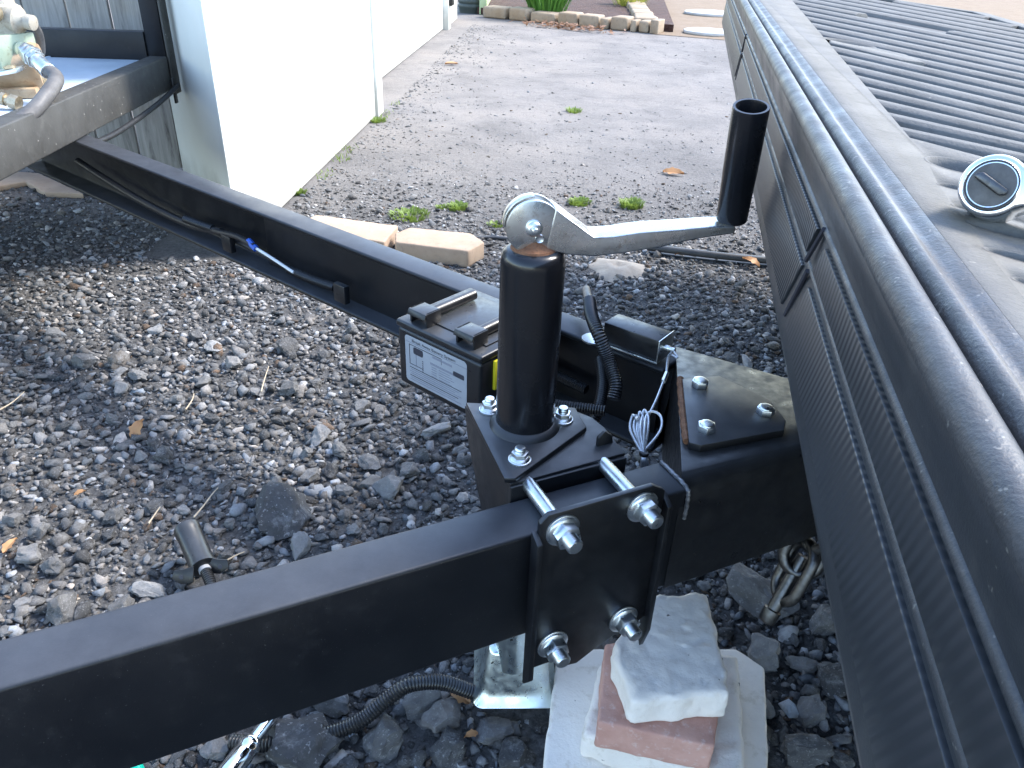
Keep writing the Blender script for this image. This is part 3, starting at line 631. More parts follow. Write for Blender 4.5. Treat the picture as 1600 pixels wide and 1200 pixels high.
# ================================================================== PLUG HOLDER, CONDUIT, TOOLS ON THE GRAVEL
pb, pt = at(319, 888, 0.048), at(292, 826, 0.064); pa = (pt-pb).normalized(); ph = (pt-pb).length
plug = thing('trailer_plug', at(305, 890, 0.01), 'black cylindrical trailer plug holder with two bracket tabs lying on the gravel', 'plug')
MB().lathe([(0.014,0), (0.0195,0.002), (0.0195,0.010), (0.0185,0.014), (0.0185,ph-0.012), (0.0195,ph-0.010), (0.0195,ph), (0.0165,ph), (0.0150,ph-0.004), (0.0145,ph-0.02), (0.002,ph-0.02)], pb, pa, 32).build('barrel', PLAST, plug)
for (tx, ty, fl) in ((287,900,-1), (341,884,1)):
    TFm = Fr(at(tx, ty, 0.050), V(fl,0.12*fl,0), V(0,0.45,0.89), V(0,0.89,-0.45))
    MB().prism([(-0.014,-0.010), (0.003,-0.012), (0.016,-0.003), (0.013,0.009), (0.0,0.010), (-0.014,0.014)], TFm, -0.0015, 0.0015).build('bracket_tab', PLAST, plug, bevel=0.0005)
    MB().lathe([(0.0034,0), (0.0034,0.0006)], TFm.p(0.003,-0.001,-0.0019), V(0,0.89,-0.45), 14).build('bolt_hole', INK, plug)
MB().lathe([(0.009,0), (0.009,0.006)], pb-pa*0.006, pa, 18).build('white_seal', LABEL, plug)
conduit([pb, pb-pa*0.03-UP*0.004, at(332,945,0.02), at(360,1010,0.015)], 0.0085).build('cable', PLAST, plug)
BLOCKERS.append((pb.x, pb.y, 0.035))
cg = conduit([at(360,1160,0.020), at(420,1162,0.022), at(500,1150,0.024), at(560,1128,0.03), at(605,1092,0.05), at(640,1070,0.06), at(690,1066,0.05), at(735,1080,0.03), at(775,1092,0.02)], 0.0102, 0.0040).build('corrugated_conduit', PLAST)
tag(cg, 'long black corrugated conduit snaking over the gravel towards the jack foot', 'conduit')
wr = thing('socket_wrench', at(400, 1165, 0.02), 'chrome socket extension lying on the gravel under the near beam', 'wrench')
w0, w1 = at(352, 1215, 0.052), at(430, 1112, 0.045); wa = (w1-w0).normalized(); wl = (w1-w0).length
MB().lathe([(0.0125,0), (0.0130,0.002), (0.0130,wl*0.32), (0.0118,wl*0.35), (0.0118,wl*0.40), (0.0128,wl*0.42), (0.0128,wl*0.50), (0.0085,wl*0.56)], w0, wa, 28).build('socket', CHROME, wr)
MB().lathe([(0.0082,0), (0.0078,wl*0.5), (0.006,wl*0.52)], w0+wa*wl*0.54, wa, 24).build('shaft', CHROME, wr)
for k in range(4):
    a = R(20+k*50); xx = wa.orthogonal().normalized(); yy_ = wa.cross(xx)
    rdir = (xx*math.cos(a)+yy_*math.sin(a)); MB().box((-0.003,-0.0022,0), (0.003,0.0022,0.0006), Fr(w0+wa*wl*0.36+rdir*0.0118, wa, wa.cross(rdir), rdir)).build('grip_notch', INK, wr)
tp = at(212, 1196, 0.03)
gt = MB().lathe([(0.006,-0.03), (0.011,-0.026), (0.0135,-0.018), (0.0115,-0.012), (0.0135,-0.006), (0.0135,0.012), (0.010,0.016), (0.004,0.018)], tp-V(0.004,0.012,0), (0.75,0.62,0.05), 18).build('screwdriver_handle', TEAL)
tag(gt, 'teal plastic tool handle at the bottom edge below the near beam', 'tool')
BLOCKERS.append((tp.x, tp.y-0.01, 0.015))

# ================================================================== BLOCK STACK
def slab(name, pts, z0, z1_, mat, label, cat, bev=0.006, seed=0, amp=0.0025, group=None):
    rr = random.Random(seed); poly = []
    n = len(pts)
    for i in range(n):
        a, b = Vector(pts[i]), Vector(pts[(i+1) % n]); L = (b-a).length; k = max(2, int(L/0.014)); nn_ = Vector((-(b-a).y, (b-a).x)).normalized()
        for j in range(k): poly.append(tuple(a.lerp(b, j/k)+nn_*(rr.gauss(0, amp) if j else 0)))
    o = MB().prism(poly, W, z0, z1_).build(name, mat, None, bevel=bev, bseg=3, smooth=60)
    return tag(o, label, cat, group)
def rough(o, amp, freq, cuts=5):
    from mathutils import noise as mn
    bm = bmesh.new(); bm.from_mesh(o.data); bmesh.ops.triangulate(bm, faces=bm.faces[:])
    for _ in range(3):
        es = [e for e in bm.edges if e.calc_length() > 0.012]
        if es: bmesh.ops.subdivide_edges(bm, edges=es, cuts=1); bmesh.ops.triangulate(bm, faces=bm.faces[:])
    zb = min(v.co.z for v in bm.verts); bm.normal_update()
    for v in bm.verts:
        k = mn.fractal((v.co+o.location)*freq, 1.0, 2.0, 5)
        d = v.normal*(amp*k)
        if v.co.z-zb < 0.003: d.z = 0
        v.co += d
    bm.to_mesh(o.data); bm.free()
    for p in o.data.polygons: p.use_smooth = True
    o.data.set_sharp_from_angle(angle=R(50)); return o
def xy(px, py, z): q = at(px, py, z); return (q.x, q.y)
slab('concrete_slab', [xy(846,1215,0.055), xy(1203,1215,0.055), xy(1196,1042,0.055), xy(1150,1012,0.055), xy(872,1012,0.055)], 0.0, 0.055, CONC2, 'wide white concrete slab on the gravel at the bottom of the stack', 'slab', 0.005, 1, 0.0006)
rough(slab('concrete_block', [xy(908,1148,0.100), xy(1120,1215,0.100), xy(1165,1210,0.100), xy(1154,1022,0.100), xy(950,1000,0.100)], 0.0555, 0.100, CONC2, 'stained concrete block under the red brick', 'block', 0.008, 2, 0.0008), 0.002, 60)
rough(slab('brick', [xy(935,1128,0.145), xy(1117,1168,0.145), xy(1124,1110,0.145), xy(1090,990,0.145), xy(945,1005,0.145)], 0.1005, 0.145, BRICK, 'red brick between the white blocks', 'brick', 0.003, 3, 0.0005), 0.0012, 90)
rough(slab('concrete_block', [xy(988,1095,0.188), xy(1146,1084,0.188), xy(1130,1030,0.188), xy(1107,925,0.188), xy(1085,921,0.188), xy(1015,930,0.188), xy(958,1002,0.188), xy(972,1050,0.188)], 0.1455, 0.188, CONC, 'pale rough concrete block on top of the red brick', 'block', 0.007, 4, 0.0016), 0.0026, 75)
for px, py in ((1000,1050), (950,1130), (1100,1150), (1080,1060), (900,1180), (1150,1180), (930,1060)):
    q = at(px, py, 0.03); BLOCKERS.append((q.x, q.y, 0.05))

# ================================================================== TAILGATE
ZL, TILT = 0.772, R(5.0)
TO = at(1400, 430, ZL); te = V(math.cos(R(79)), math.sin(R(79)), 0); th_ = V(math.cos(R(-11)), math.sin(R(-11)), 0)
tu = th_*math.cos(TILT)-UP*math.sin(TILT); tn = tu.cross(te)
DF = Fr(TO, tu, te, tn)                   # deck frame: u into the truck, v along the edge, w up
HF = Fr((TO.x, TO.y, 0), te, UP, -th_)    # face frame: v along, z up, outward
V0, V1, UE = -0.42, 2.25, 0.70
TG = MAT('tailgate_plastic', (0.017,0.0195,0.0235), (0.025,0.0275,0.031), (0.036,0.037,0.038), scale=7, rough=0.42, rvar=0.10, bs=0.25, bscale=800, bdist=0.0005, speck=((0.12,0.115,0.105), 300, 0.72))
LIP = MAT('tailgate_lip_gloss', (0.026,0.027,0.030), (0.042,0.043,0.046), scale=22, rough=0.48, rvar=0.12, bs=0.55, bscale=420, bdist=0.0009, speck=((0.13,0.125,0.115), 260, 0.68))
LINER = MAT('dusty_bed_liner', (0.105,0.103,0.098), (0.14,0.137,0.13), (0.09,0.088,0.085), scale=16, rough=0.85, rvar=0.08, spec=0.25, bs=0.6, bscale=350, bdist=0.0012, speck=((0.20,0.19,0.17), 180, 0.73))
LINERD = MAT('bed_liner_groove', (0.085,0.084,0.082), (0.115,0.113,0.108), scale=22, rough=0.85, rvar=0.08, spec=0.25, bs=0.25, bscale=400, bdist=0.0006)
mt_, nt, b = nodes('fluted_panel'); FLUTE = mt_
p = vec(nt); dt = nt.nodes.new('ShaderNodeVectorMath'); dt.operation = 'DOT_PRODUCT'; nt.links.new(p, dt.inputs[0]); dt.inputs[1].default_value = (te.x*0.93, te.y*0.93, 0.36)
wv = math_(nt, 'SINE', math_(nt, 'MULTIPLY', dt.outputs['Value'], 2*math.pi/0.0056))
nt.links.new(mixc(nt, noise(nt, p, 9, 4), (0.017,0.0195,0.0235), (0.025,0.0275,0.031)), b.inputs['Base Color']); b.inputs['Roughness'].default_value = 0.40
bump(nt, b, wv, 0.28, 0.0009)

tg = thing('truck_tailgate', (TO.x+0.2, TO.y+0.6, 0.64), 'lowered black truck tailgate with a ribbed dusty liner, above the coupler', 'tailgate')
# outer cap: closed profile in (outward w, z), swept along v
cap = [(-0.0085,0.7705), (-0.005,0.7722), (-0.001,0.7712), (0.002,0.768), (0.003,0.763), (0.0022,0.757), (0.0,0.750), (-0.001,0.745), (-0.0012,0.735), (-0.002,0.7195), (-0.0026,0.7085), (-0.0015,0.70), (0.0,0.668), (0.0012,0.652), (-0.001,0.644), (-0.006,0.641), (-0.05,0.641), (-0.05,0.74), (-0.013,0.755), (-0.0105,0.765)]
capF = Fr(TO-UP*ZL+te*V0, -th_, UP, te)
shell = MB().prism([(x, z) for x, z in cap], capF, 0, V1-V0).build('outer_cap', TG, tg, bevel=0, smooth=75)
MB().tube([HF.p(V0+0.002,0.7662,-0.0032), HF.p(V1*0.5,0.7662,-0.0032), HF.p(V1-0.002,0.7662,-0.0032)], 0.0066, 24).build('lip', LIP, tg)
# fluted panels with slanted ends, two rows
def panel(v0, v1, z0, z1_, sl0, sl1, off0, off1):
    m = MB(); th = 0.0024
    pts = [(v0+sl0, z0), (v1+sl1, z0), (v1, z1_), (v0, z1_)]
    def w(z): return off0+(off1-off0)*(z-z0)/(z1_-z0)
    vv = [HF.p(a, z, w(z)-0.002) for a, z in pts]+[HF.p(a, z, w(z)+th) for a, z in pts]
    m.add(vv, [(0,1,2,3)[::-1], (4,5,6,7), (0,1,5,4), (1,2,6,5), (2,3,7,6), (3,0,4,7)]); 
    o = m.build('fluted_panel', FLUTE, tg, bevel=0.0007); return o
for v0, v1 in ((V0, 0.128), (0.160, 1.07), (1.105, V1-0.05)):
    panel(v0, v1, 0.7135, 0.7355, 0.022 if v0 > V0 else 0, 0.022, -0.0022, -0.0012)
for v0, v1 in ((V0, 0.150), (0.185, 1.10), (1.15, V1-0.05)):
    panel(v0, v1, 0.663, 0.7035, 0.030 if v0 > V0 else 0, 0.030, -0.0006, -0.0022)
for va, za, vb, zb, o_ in ((0.143,0.741,0.168,0.713,0.0016), (0.163,0.7085,0.196,0.664,0.0010), (1.078,0.741,1.105,0.713,0.0016), (1.112,0.7085,1.145,0.664,0.0010), (V1-0.045,0.74,V1-0.02,0.713,0.0016)):
    MB().tube([HF.p(va, za, o_-0.0012), HF.p(vb, zb, o_-0.0005)], 0.0016, 6).build('slot', INK, tg)
for z_, o_ in ((0.7085, -0.0024), (0.7395, -0.0010)):
    MB().tube([HF.p(V0+0.01, z_, o_-0.0010), HF.p(V1-0.02, z_, o_-0.0010)], 0.0026, 14).build('ridge', LIP, tg)
# liner: bead, valley, flat border and groove floor
prof = [(0.0118,-0.02), (0.0120,-0.004), (0.0135,0.0008), (0.0160,0.0020), (0.0185,0.0012), (0.0205,-0.0008), (0.023,-0.0018), (0.0255,-0.0010), (0.0280,0.0006), (0.031,0.001), (0.031,-0.02)]
lnF = Fr(DF.p(0, V0, 0), tu, tn, -te)
MB().prism(prof, Fr(DF.p(0, V0, 0), tu, tn, te), 0, V1-V0).build('liner_bead', LIP, tg, smooth=80)
GD = 0.0085
def rs(v): return 0.064+0.043*max(0, (v-0.30))/1.25       # where the ribs begin
brd = [(0.0312, V0), (0.0312, V1), (rs(V1), V1), (rs(0.30), 0.27), (0.125, 0.235), (0.30, 0.06), (0.5, -0.15), (0.5, V0)]
border = MB().prism([(u, v) for u, v in brd], DF, -0.022, 0.0010).build('liner_border', LINER, tg, bevel=0.0008)
MB().prism([(rs(V1)-0.012, V1-0.002), (rs(0.30)-0.012, 0.262), (0.115, 0.225), (0.29, 0.05), (0.485, -0.16), (0.485, V0+0.002), (UE, V0+0.002), (UE, V1-0.002)], DF, -0.024, -GD).build('liner_floor', LINERD, tg, bevel=0.002)
MB().box((0.012, V0+0.01, -0.09), (UE-0.01, V1-0.01, -0.0245), DF).build('tailgate_panel', TG, tg, bevel=0.006)
MB().box((UE-0.05, V0+0.002, -0.0084), (UE, V1-0.002, 0.0012), DF).build('liner_border', LINER, tg, bevel=0.003)
MB().box((0.0525, V1-0.045, -0.0083), (UE-0.051, V1-0.003, 0.0011), DF).build('liner_border', LINER, tg, bevel=0.003)
# ribs
K = -0.72; pitch = 0.0555; v = 0.302; rib_i = 0
def rib(u0, v0, u1):
    wid = 0.40*0.052*(1+(v0-0.3)*1.5)
    a = DF.p(u0, v0, 0); kk = K*min(1, 0.35+(v0-0.28)*2.6) if v0 < 0.53 else K
    b2 = DF.p(u1, v0+kk*(u1-u0), 0); x = (b2-a).normalized(); L = (b2-a).length; y = tn.cross(x)
    F_ = Fr(a, x, y, tn); h = 0.0012; w_ = wid/2
    pr = [(-w_,-GD), (-w_*0.82,h-0.0028), (-w_*0.5,h-0.0004), (w_*0.5,h-0.0004), (w_*0.82,h-0.0028), (w_,-GD)]
    return MB().prism(pr, Fr(a, y, tn, x), 0, L).build('rib', LINER, tg, bevel=0.0008, smooth=60)
while v < V1+0.55:
    u0 = rs(v)-0.004; u1 = UE-0.055
    kk = K*min(1, 0.35+(v-0.28)*2.6) if v < 0.53 else K
    ue = u1
    if v+kk*(u1-u0) < -0.3: ue = u0+(-0.3-v)/kk
    if v > V1-0.06:
        us = u0+(v-(V1-0.06))/(-K); 
        if us < u1-0.05: rib(us, V1-0.06, u1)
    else:
        if 0.79 < v < 0.87: rib(u0+0.085, v-0.085*0.72, ue)
        elif 1.42 < v < 1.60: rib(u0, v, u0+0.13); rib(u0+0.27, v-0.27*0.72, ue)
        else: rib(u0, v, ue)
    v += 0.052*(1+max(0, v-0.3)*1.5)
# raised pad with an oval pocket, and pockets near the ratchet
def oval(uc, vc, ru, rv, ang, name, mat, w0, w1, n=28):
    c, s_ = math.cos(ang), math.sin(ang)
    pts = [(uc+ru*math.cos(t)*c-rv*math.sin(t)*s_, vc+ru*math.cos(t)*s_+rv*math.sin(t)*c) for t in [2*math.pi*k/n for k in range(n)]]
    return MB().prism(pts, DF, w0, w1)
MB().prism([(0.09,0.87), (0.085,0.80), (0.155,0.735), (0.185,0.745), (0.175,0.80)], DF, -GD, 0.0013).build('liner_pad', LINER, tg, bevel=0.002)
def pocket(uc, vc, ru, rv, ang):
    kd = 1.0 if vc > 0.3 else min(2.2, rv/0.0045)
    seg = 36; m = MB(); vs_, fs_ = [], []
    for (k, wz) in ((1.08,0.0006), (1.0,0.0006), (0.9,-0.0015), (0.75,-0.0050), (0.45,-0.0076), (0.01,-0.0082)):
        for i in range(seg):
            t = 2*math.pi*i/seg; a, b2 = ru*k*math.cos(t), rv*k*math.sin(t)
            vs_.append(DF.p(uc+a*math.cos(ang)-b2*math.sin(ang), vc+a*math.sin(ang)+b2*math.cos(ang), wz*(kd if wz < 0 else 1)+0.0005))
    for r_ in range(5): fs_ += [(r_*seg+i, r_*seg+(i+1) % seg, (r_+1)*seg+(i+1) % seg, (r_+1)*seg+i) for i in range(seg)]
    return m.add(vs_, fs_)
pockets = [(0.113,0.842,0.032,0.022,-0.5), (0.077,0.208,0.017,0.017,-0.1), (0.062,0.152,0.0095,0.0048,-0.1), (0.060,0.113,0.010,0.0052,-0.2), (0.071,0.083,0.021,0.0072,-0.25), (0.061,0.047,0.015,0.0052,-0.3), (0.060,0.015,0.013,0.0048,-0.3)]
for pk in pockets:
    pocket(*pk).build('pocket', LINER, tg, smooth=80)
# cut the pockets out of the border so that they are real hollows
cut = None
for pk in pockets:
    uc, vc, ru, rv, an = pk
    c_ = oval(uc, vc, ru*1.02, rv*1.02, an, 'cut', LINER, -0.0075 if vc > 0.3 else -0.03, 0.02).build('cut', LINER)
    bpy.context.view_layer.update()
    for o in [q for q in tg.children if q.name.startswith(('liner_border', 'liner_pad'))]:
        md = o.modifiers.new('b', 'BOOLEAN'); md.object = c_; md.operation = 'DIFFERENCE'; md.solver = 'EXACT'
        bpy.context.view_layer.update()
        me = bpy.data.meshes.new_from_object(o.evaluated_get(bpy.context.evaluated_depsgraph_get()))
        o.modifiers.clear(); o.data = me
    bpy.data.objects.remove(c_)
# the truck's unseen rear, added to block the sun: bumper, bed floor, chassis
MB().box((UE-0.10, V0+0.25, -0.40), (UE+0.04, V1-0.25, -0.165), DF).build('bumper', LIP, tg, bevel=0.02, bseg=4)
MB().box((UE+0.012, V0+0.2, -0.115), (UE+2.1, V1-0.2, -0.02), DF).build('bed_floor', TG, tg, bevel=0.006)
MB().box((UE+0.06, V0+0.3, -0.42), (UE+2.0, V1-0.3, -0.118), DF).build('chassis', BLACK, tg, bevel=0.02)
for v_ in (V0+0.2, V1-0.42): MB().lathe([(0.20,0), (0.36,0.01), (0.38,0.04), (0.38,0.18), (0.36,0.21), (0.20,0.22)], V(0,0,0)+DF.p(UE+1.05, v_, 0)-UP*(DF.p(UE+1.05, v_, 0).z-0.38), te, 48).build('wheel', RUBBER, tg)
# ratchet on the liner
rt = thing('ratchet_wrench', DF.p(0.13,0.2,0.001), 'chrome ratchet wrench with a round head lying on the tailgate liner', 'wrench')
rc = atp(1553, 293, DF.p(0,0,0.0175), tn); rax = (V(-0.62,-0.70,0.36)).normalized()
rxx = V(0.86,-0.22,-0.02); rxx = (rxx-rax*rxx.dot(rax)).normalized(); ryy = rax.cross(rxx)
RFr = Fr(rc, rxx, ryy, rax); RFr.x *= 0.84; RFr.y *= 0.84
hd = [(0.0165*math.cos(R(a)), 0.0165*math.sin(R(a))) for a in range(40, 321, 8)]+[(0.030,-0.0065), (0.17,-0.006), (0.17,0.006), (0.030,0.0065)]
MB().prism(hd, RFr, -0.020, 0.006).build('body', CHROME, rt, bevel=0.003, bseg=4)
MB().lathe([(0.0116,0), (0.0116,0.0012), (0.0108,0.0024), (0.0100,0.0014), (0.003,0.0012)], RFr.p(0,0,0.0058), rax, 40).build('cover_ring', CHROME, rt)
MB().lathe([(0.0097,0), (0.0095,0.001), (0.003,0.0016)], RFr.p(0,0,0.0068), rax, 36).build('dial', DIAL, rt)
MB().prism([(-0.0080,-0.0012), (-0.007,-0.0024), (0.006,-0.0016), (0.0080,0.0005), (0.007,0.0024), (-0.006,0.0016)], Fr(RFr.p(0,0,0), rxx*0.8-ryy*0.6, ryy*0.8+rxx*0.6, rax), 0.0078, 0.0112).build('lever', CHAIN, rt, bevel=0.0008)

# ================================================================== HYDRAULIC UNIT ON THE DECK
hc = RFm.p(0.55, 0.24, 0.501)
hy = thing('hydraulic_unit', hc, 'greasy brass and pale green hydraulic valve unit with hoses on the trailer deck', 'machine')
HX = V(0.995, 0.05, 0); HN = V(0.02, -0.93, 0.36).normalized()     # right, towards viewer
def hp(px, py, Y): d = ray(px, py); return CAMP + d*(Y/d.y)
YM = 1.85
UPM = V(0,0,1)
g0 = hp(12, 78, YM)
gx_ = V(0.93,-0.36,0).normalized(); gy_ = V(0.36,0.93,0)
MB().box((-0.095,-0.055,-0.034), (0.040,0.045,0.036), Fr(g0, gx_, gy_, UPM)).build('valve_block', GREENP, hy, bevel=0.003)
MB().lathe([(0.012,0), (0.017,0.001), (0.017,0.006), (0.008,0.008)], g0+gx_*0.040+V(0,0,0.004), gx_, 20).build('port', GREENP, hy)
v0 = hp(15, 28, YM+0.01)
MB().lathe([(0.018,-0.055), (0.030,-0.050), (0.033,-0.02), (0.040,0.0), (0.040,0.02), (0.031,0.026), (0.031,0.060), (0.026,0.066)], v0+V(-0.012,0,0), (-0.12,0.05,1), 28).build('valve_body', CREAMP, hy)
MB().lathe([(0.024,-0.06), (0.029,-0.05), (0.029,0.025), (0.018,0.030), (0.013,0.040), (0.016,0.042), (0.016,0.058), (0.010,0.060)], v0+V(0,-0.005,0.0), (0.97,-0.1,-0.12), 24).build('side_port', CREAMP, hy)
MB().lathe([(0.020,0), (0.020,0.012), (0.015,0.016), (0.006,0.016)], v0+V(-0.005,-0.045,0.014), (0.15,-0.95,0.2), 20).build('plug', BRASS, hy)
MB().lathe([(0.010,-0.05), (0.010,0.03)], v0+V(-0.015,0,-0.045), UPM, 16).build('nipple', BRASS, hy)
f0, f1 = hp(40, 78, YM-0.03), hp(76, 112, YM-0.08); fa = (f1-f0).normalized(); fl_ = (f1-f0).length
hx_m = MB(); xx = fa.orthogonal().normalized(); yy_ = fa.cross(xx)
for a0, a1, r_ in ((0.0,0.16,0.019), (0.2,0.36,0.023), (0.38,0.50,0.021)):
    hx_m.prism([(r_*math.cos(k*math.pi/3), r_*math.sin(k*math.pi/3)) for k in range(6)], Fr(f0, xx, yy_, fa), a0*fl_, a1*fl_)
hx_m.lathe([(0.014,0), (0.016,0.5*fl_), (0.0165,0.51*fl_), (0.0175,fl_), (0.013,fl_*1.02)], f0, fa, 20)
hx_m.build('hose_fitting', ZINC, hy, bevel=0.001)
MB().tube(spline([f1-fa*0.01, f1+fa*0.03, hp(72,150,YM-0.17), hp(50,175,YM-0.22), hp(15,200,YM-0.27), hp(-40,225,YM-0.30)], 14), 0.0155, 16).build('hose', HOSE, hy)
MB().tube(spline([hp(39,28,YM), hp(50,36,YM+0.02), hp(60,52,YM+0.06), hp(64,75,YM+0.1), hp(62,92,YM+0.12)], 12), 0.0095, 12).build('hose', HOSE, hy)
m0, m1 = hp(-20, 150, YM-0.02), hp(60, 112, YM+0.02)
MB().lathe([(0.05,-0.02), (0.056,0.0), (0.056,(m1-m0).length*0.9), (0.050,(m1-m0).length)], V(m0.x,m0.y,0.556), V((m1-m0).x,(m1-m0).y,0), 28).build('motor_housing', TANRUST, hy)
e_ = hp(82, 122, YM+0.02)
MB().lathe([(0.034,0), (0.036,0.003), (0.036,0.05), (0.030,0.055), (0.012,0.056)], V(e_.x-0.06,e_.y,0.538), (0.96,-0.1,0.0), 26).build('motor_cap', BRASS, hy)
pL = hp(8, 112, YM-0.09)
MB().box((-0.08,-0.03,-0.004), (0.035,0.03,0.004), Fr(pL, V(0.96,0.2,0.18), V(-0.2,0.97,0), V(-0.15,0,1))).build('plate', ZINC, hy, bevel=0.001)
for k in (-0.03, 0.012): MB().lathe([(0.012,0), (0.012,0.005), (0.007,0.006)], pL+V(0.96,0.2,0.18).normalized()*k+V(0,0,0.005), (-0.15,0,1), 18).build('nut', BRASS, hy)
n0 = hp(6, 155, YM-0.16)
MB().lathe([(0.011,-0.05), (0.011,-0.005), (0.014,-0.004), (0.014,0.004), (0.010,0.005), (0.010,0.014), (0.0155,0.015), (0.0155,0.032), (0.008,0.033)], n0, (0.97,-0.05,-0.22), 8).build('brass_fitting', BRASS, hy)
MB().box((-0.10,-0.06,0.5005), (0.10,0.09,0.522), Fr((m0.x+0.02,m0.y,0), V(0.96,0.3,0), V(-0.3,0.96,0), UP)).build('mount', TANRUST, hy, bevel=0.003)

# ================================================================== FENCES
wf = thing('wooden_fence', (-2.2, 2.95, 0), 'weathered grey wooden plank fence behind the trailer', 'fence')
x = -1.16; k = 0
pm = None
while x > -4.4:
    w_ = 0.148+random.uniform(-0.004, 0.004); y_ = 2.95+random.uniform(-0.004, 0.004)
    MB().box((x-w_, y_, 0.02), (x, y_+0.019, 1.83+random.uniform(-0.01,0.01))).build('picket', WOOD, wf, bevel=0.003)
    x -= w_+random.uniform(0.004, 0.009)
for z_ in (0.3, 1.5): MB().box((-4.4, 2.971, z_), (-1.16, 3.009, z_+0.09)).build('rail', WOOD, wf, bevel=0.004)

vf = thing('vinyl_fence', (-0.8, 4.5, 0), 'tall white vinyl privacy fence along the left side of the driveway', 'fence')
c0 = at(376, 399, 0); c1 = at(597, 178, 0); vd = V(c1.x-c0.x, c1.y-c0.y, 0).normalized(); vl = (c1-c0).length; vn = V(vd.y, -vd.x, 0)
VF = Fr((c0.x, c0.y, 0), vd, vn, UP)      # s along, out to the drive, z
FH = 1.22
# corner post: shaded end face running back to the left, lit narrow face on the drive side
cx = V(-0.58, 0.814, 0)
pc = [(0.0,0.0), (0.075,0.0), (0.075,-0.10)]
q = [VF.p(0,0,0), VF.p(0.085,0,0), VF.p(0.085,-0.05,0)+cx*0.50, VF.p(0,0,0)+cx*0.57]
MB().prism([(a.x, a.y) for a in q], W, 0.0, FH).build('corner_post', VINYL, vf, bevel=0.008, bseg=4)
s_ = 0.099; 
while s_ < vl-0.10:
    w_ = min(0.150, vl-0.085-s_)
    MB().box((s_, -0.045, 0.008), (s_+w_-0.0012, -0.014, FH-0.1), VF).build('fence_board', VINYL, vf, bevel=0.0012); s_ += w_
MB().box((0.086, -0.050, FH-0.1), (vl-0.084, -0.006, FH), VF).build('top_rail', VINYL, vf, bevel=0.004)
pm = MB().box((vl-0.083, -0.125, 0.0), (vl+0.044, 0.0, FH+0.05), VF).build('post', VINYL, vf, bevel=0.004, bseg=3)
for z_ in (0.28, 0.52, 0.78): MB().lathe([(0.006,0), (0.005,0.002)], VF.p(vl-0.03, 0.0002, z_), vn, 12).build('screw', PIPE, pm)
d0, d1 = at(602, 120, 0), at(695, 45, 0)
dv_ = V(d1.x-d0.x, d1.y-d0.y, 0).normalized(); st_ = V(d0.x, d0.y, 0)-dv_*0.80; L2 = (d1-st_).length
V2 = Fr((st_.x, st_.y, 0), dv_, V(dv_.y,-dv_.x,0), UP)
s_ = 0.0
while s_ < L2-0.12:
    w_ = min(0.150, L2-0.10-s_)
    MB().box((s_, -0.030, 0.01), (s_+w_-0.0012, 0.0, FH-0.1), V2).build('fence_board', VINYL, vf, bevel=0.0012); s_ += w_
MB().box((0.0, -0.036, FH-0.1), (L2-0.1, 0.008, FH), V2).build('top_rail', VINYL, vf, bevel=0.004)
MB().box((L2-0.098, -0.08, 0.0), (L2+0.06, 0.05, FH+0.05), V2).build('post', VINYL, vf, bevel=0.004)
MB().box((L2+0.10, -0.06, 0.0), (L2+0.9, 0.0, FH), Fr(V2.o, dv_, V2.y, UP)).build('fence_board', VINYL, vf, bevel=0.004)
lq = V2.p(L2-0.02, 0.0505, 0)
la = MB().box((-0.05,0.0,0.20), (0.10,0.03,0.36), Fr(lq, dv_, V2.y, UP)).box((-0.02,0.0,0.361), (0.06,0.045,0.46), Fr(lq, dv_, V2.y, UP)).build('gate_latch', PLAST, vf, bevel=0.008)

# ================================================================== BACK GARDEN
gl0, gl1 = at(752, 27, 0), at(1030, 52, 0)
mulch = sheet('mulch_bed', [(at(745,24,0).x, at(745,24,0).y+0.1), (gl1.x+0.15, gl1.y+0.1), (gl1.x+1.2, gl1.y+9), (gl0.x-0.5, gl0.y+12)], 0.07, MULCH, 0.066)
sand = sheet('sand_path', [xy(1020,53,0.004), xy(1130,62,0.004), (9, 7.4), (30, 7), (30, 40), (3.5, 40), (gl1.x+1.35, gl1.y+9)], 0.004, SAND)
def edging_block(a, b, h, label, k, group='stone blocks edging the mulch bed'):
    a, b = Vector(a), Vector(b); d = (b-a).normalized(); n_ = V(-d.y, d.x, 0); L = (b-a).length
    rr = random.Random(k); poly = []
    for s_, t_ in ((0.01,0.0), (L*0.3,-0.012), (L*0.7,-0.012), (L-0.01,0.0), (L-0.014,0.20), (0.014,0.20)): poly.append((s_+rr.gauss(0,0.006), t_+rr.gauss(0,0.008)))
    o = MB().prism(poly, Fr(a, d, n_, UP), 0, h).build('edging_block', EDGE, None, bevel=0.02, bseg=3, smooth=60)
    tag(o, label, 'edging block', group)
eb = [(752,791), (791,825), (825,868), (868,901), (901,935), (936,951), (951,982), (982,993), (993,1013), (1013,1029)]
names = ['leftmost pinkish edging block, beside the lime green board', 'second edging block from the left end of the row', 'third and longest edging block from the left', 'fourth edging block, where dead leaves have piled up', 'fifth edging block, rounded and grey, behind the leaf pile', 'short sixth edging block in the middle of the row', 'seventh edging block, pale and squarish', 'very narrow edging block between two wider ones on the right', 'edging block second from the corner of the mulch bed', 'edging block at the right corner of the mulch bed']
def ely(px): return 27+(px-752)*(54-27)/(1030-752)
for k, (a, b2) in enumerate(eb):
    edging_block(at(a+0.4, ely(a), 0), at(b2-0.4, ely(b2), 0), 0.11+0.012*math.sin(k*2.3), names[k], k)
prev = at(1029, 54, 0)+V(0.0,0.22,0)
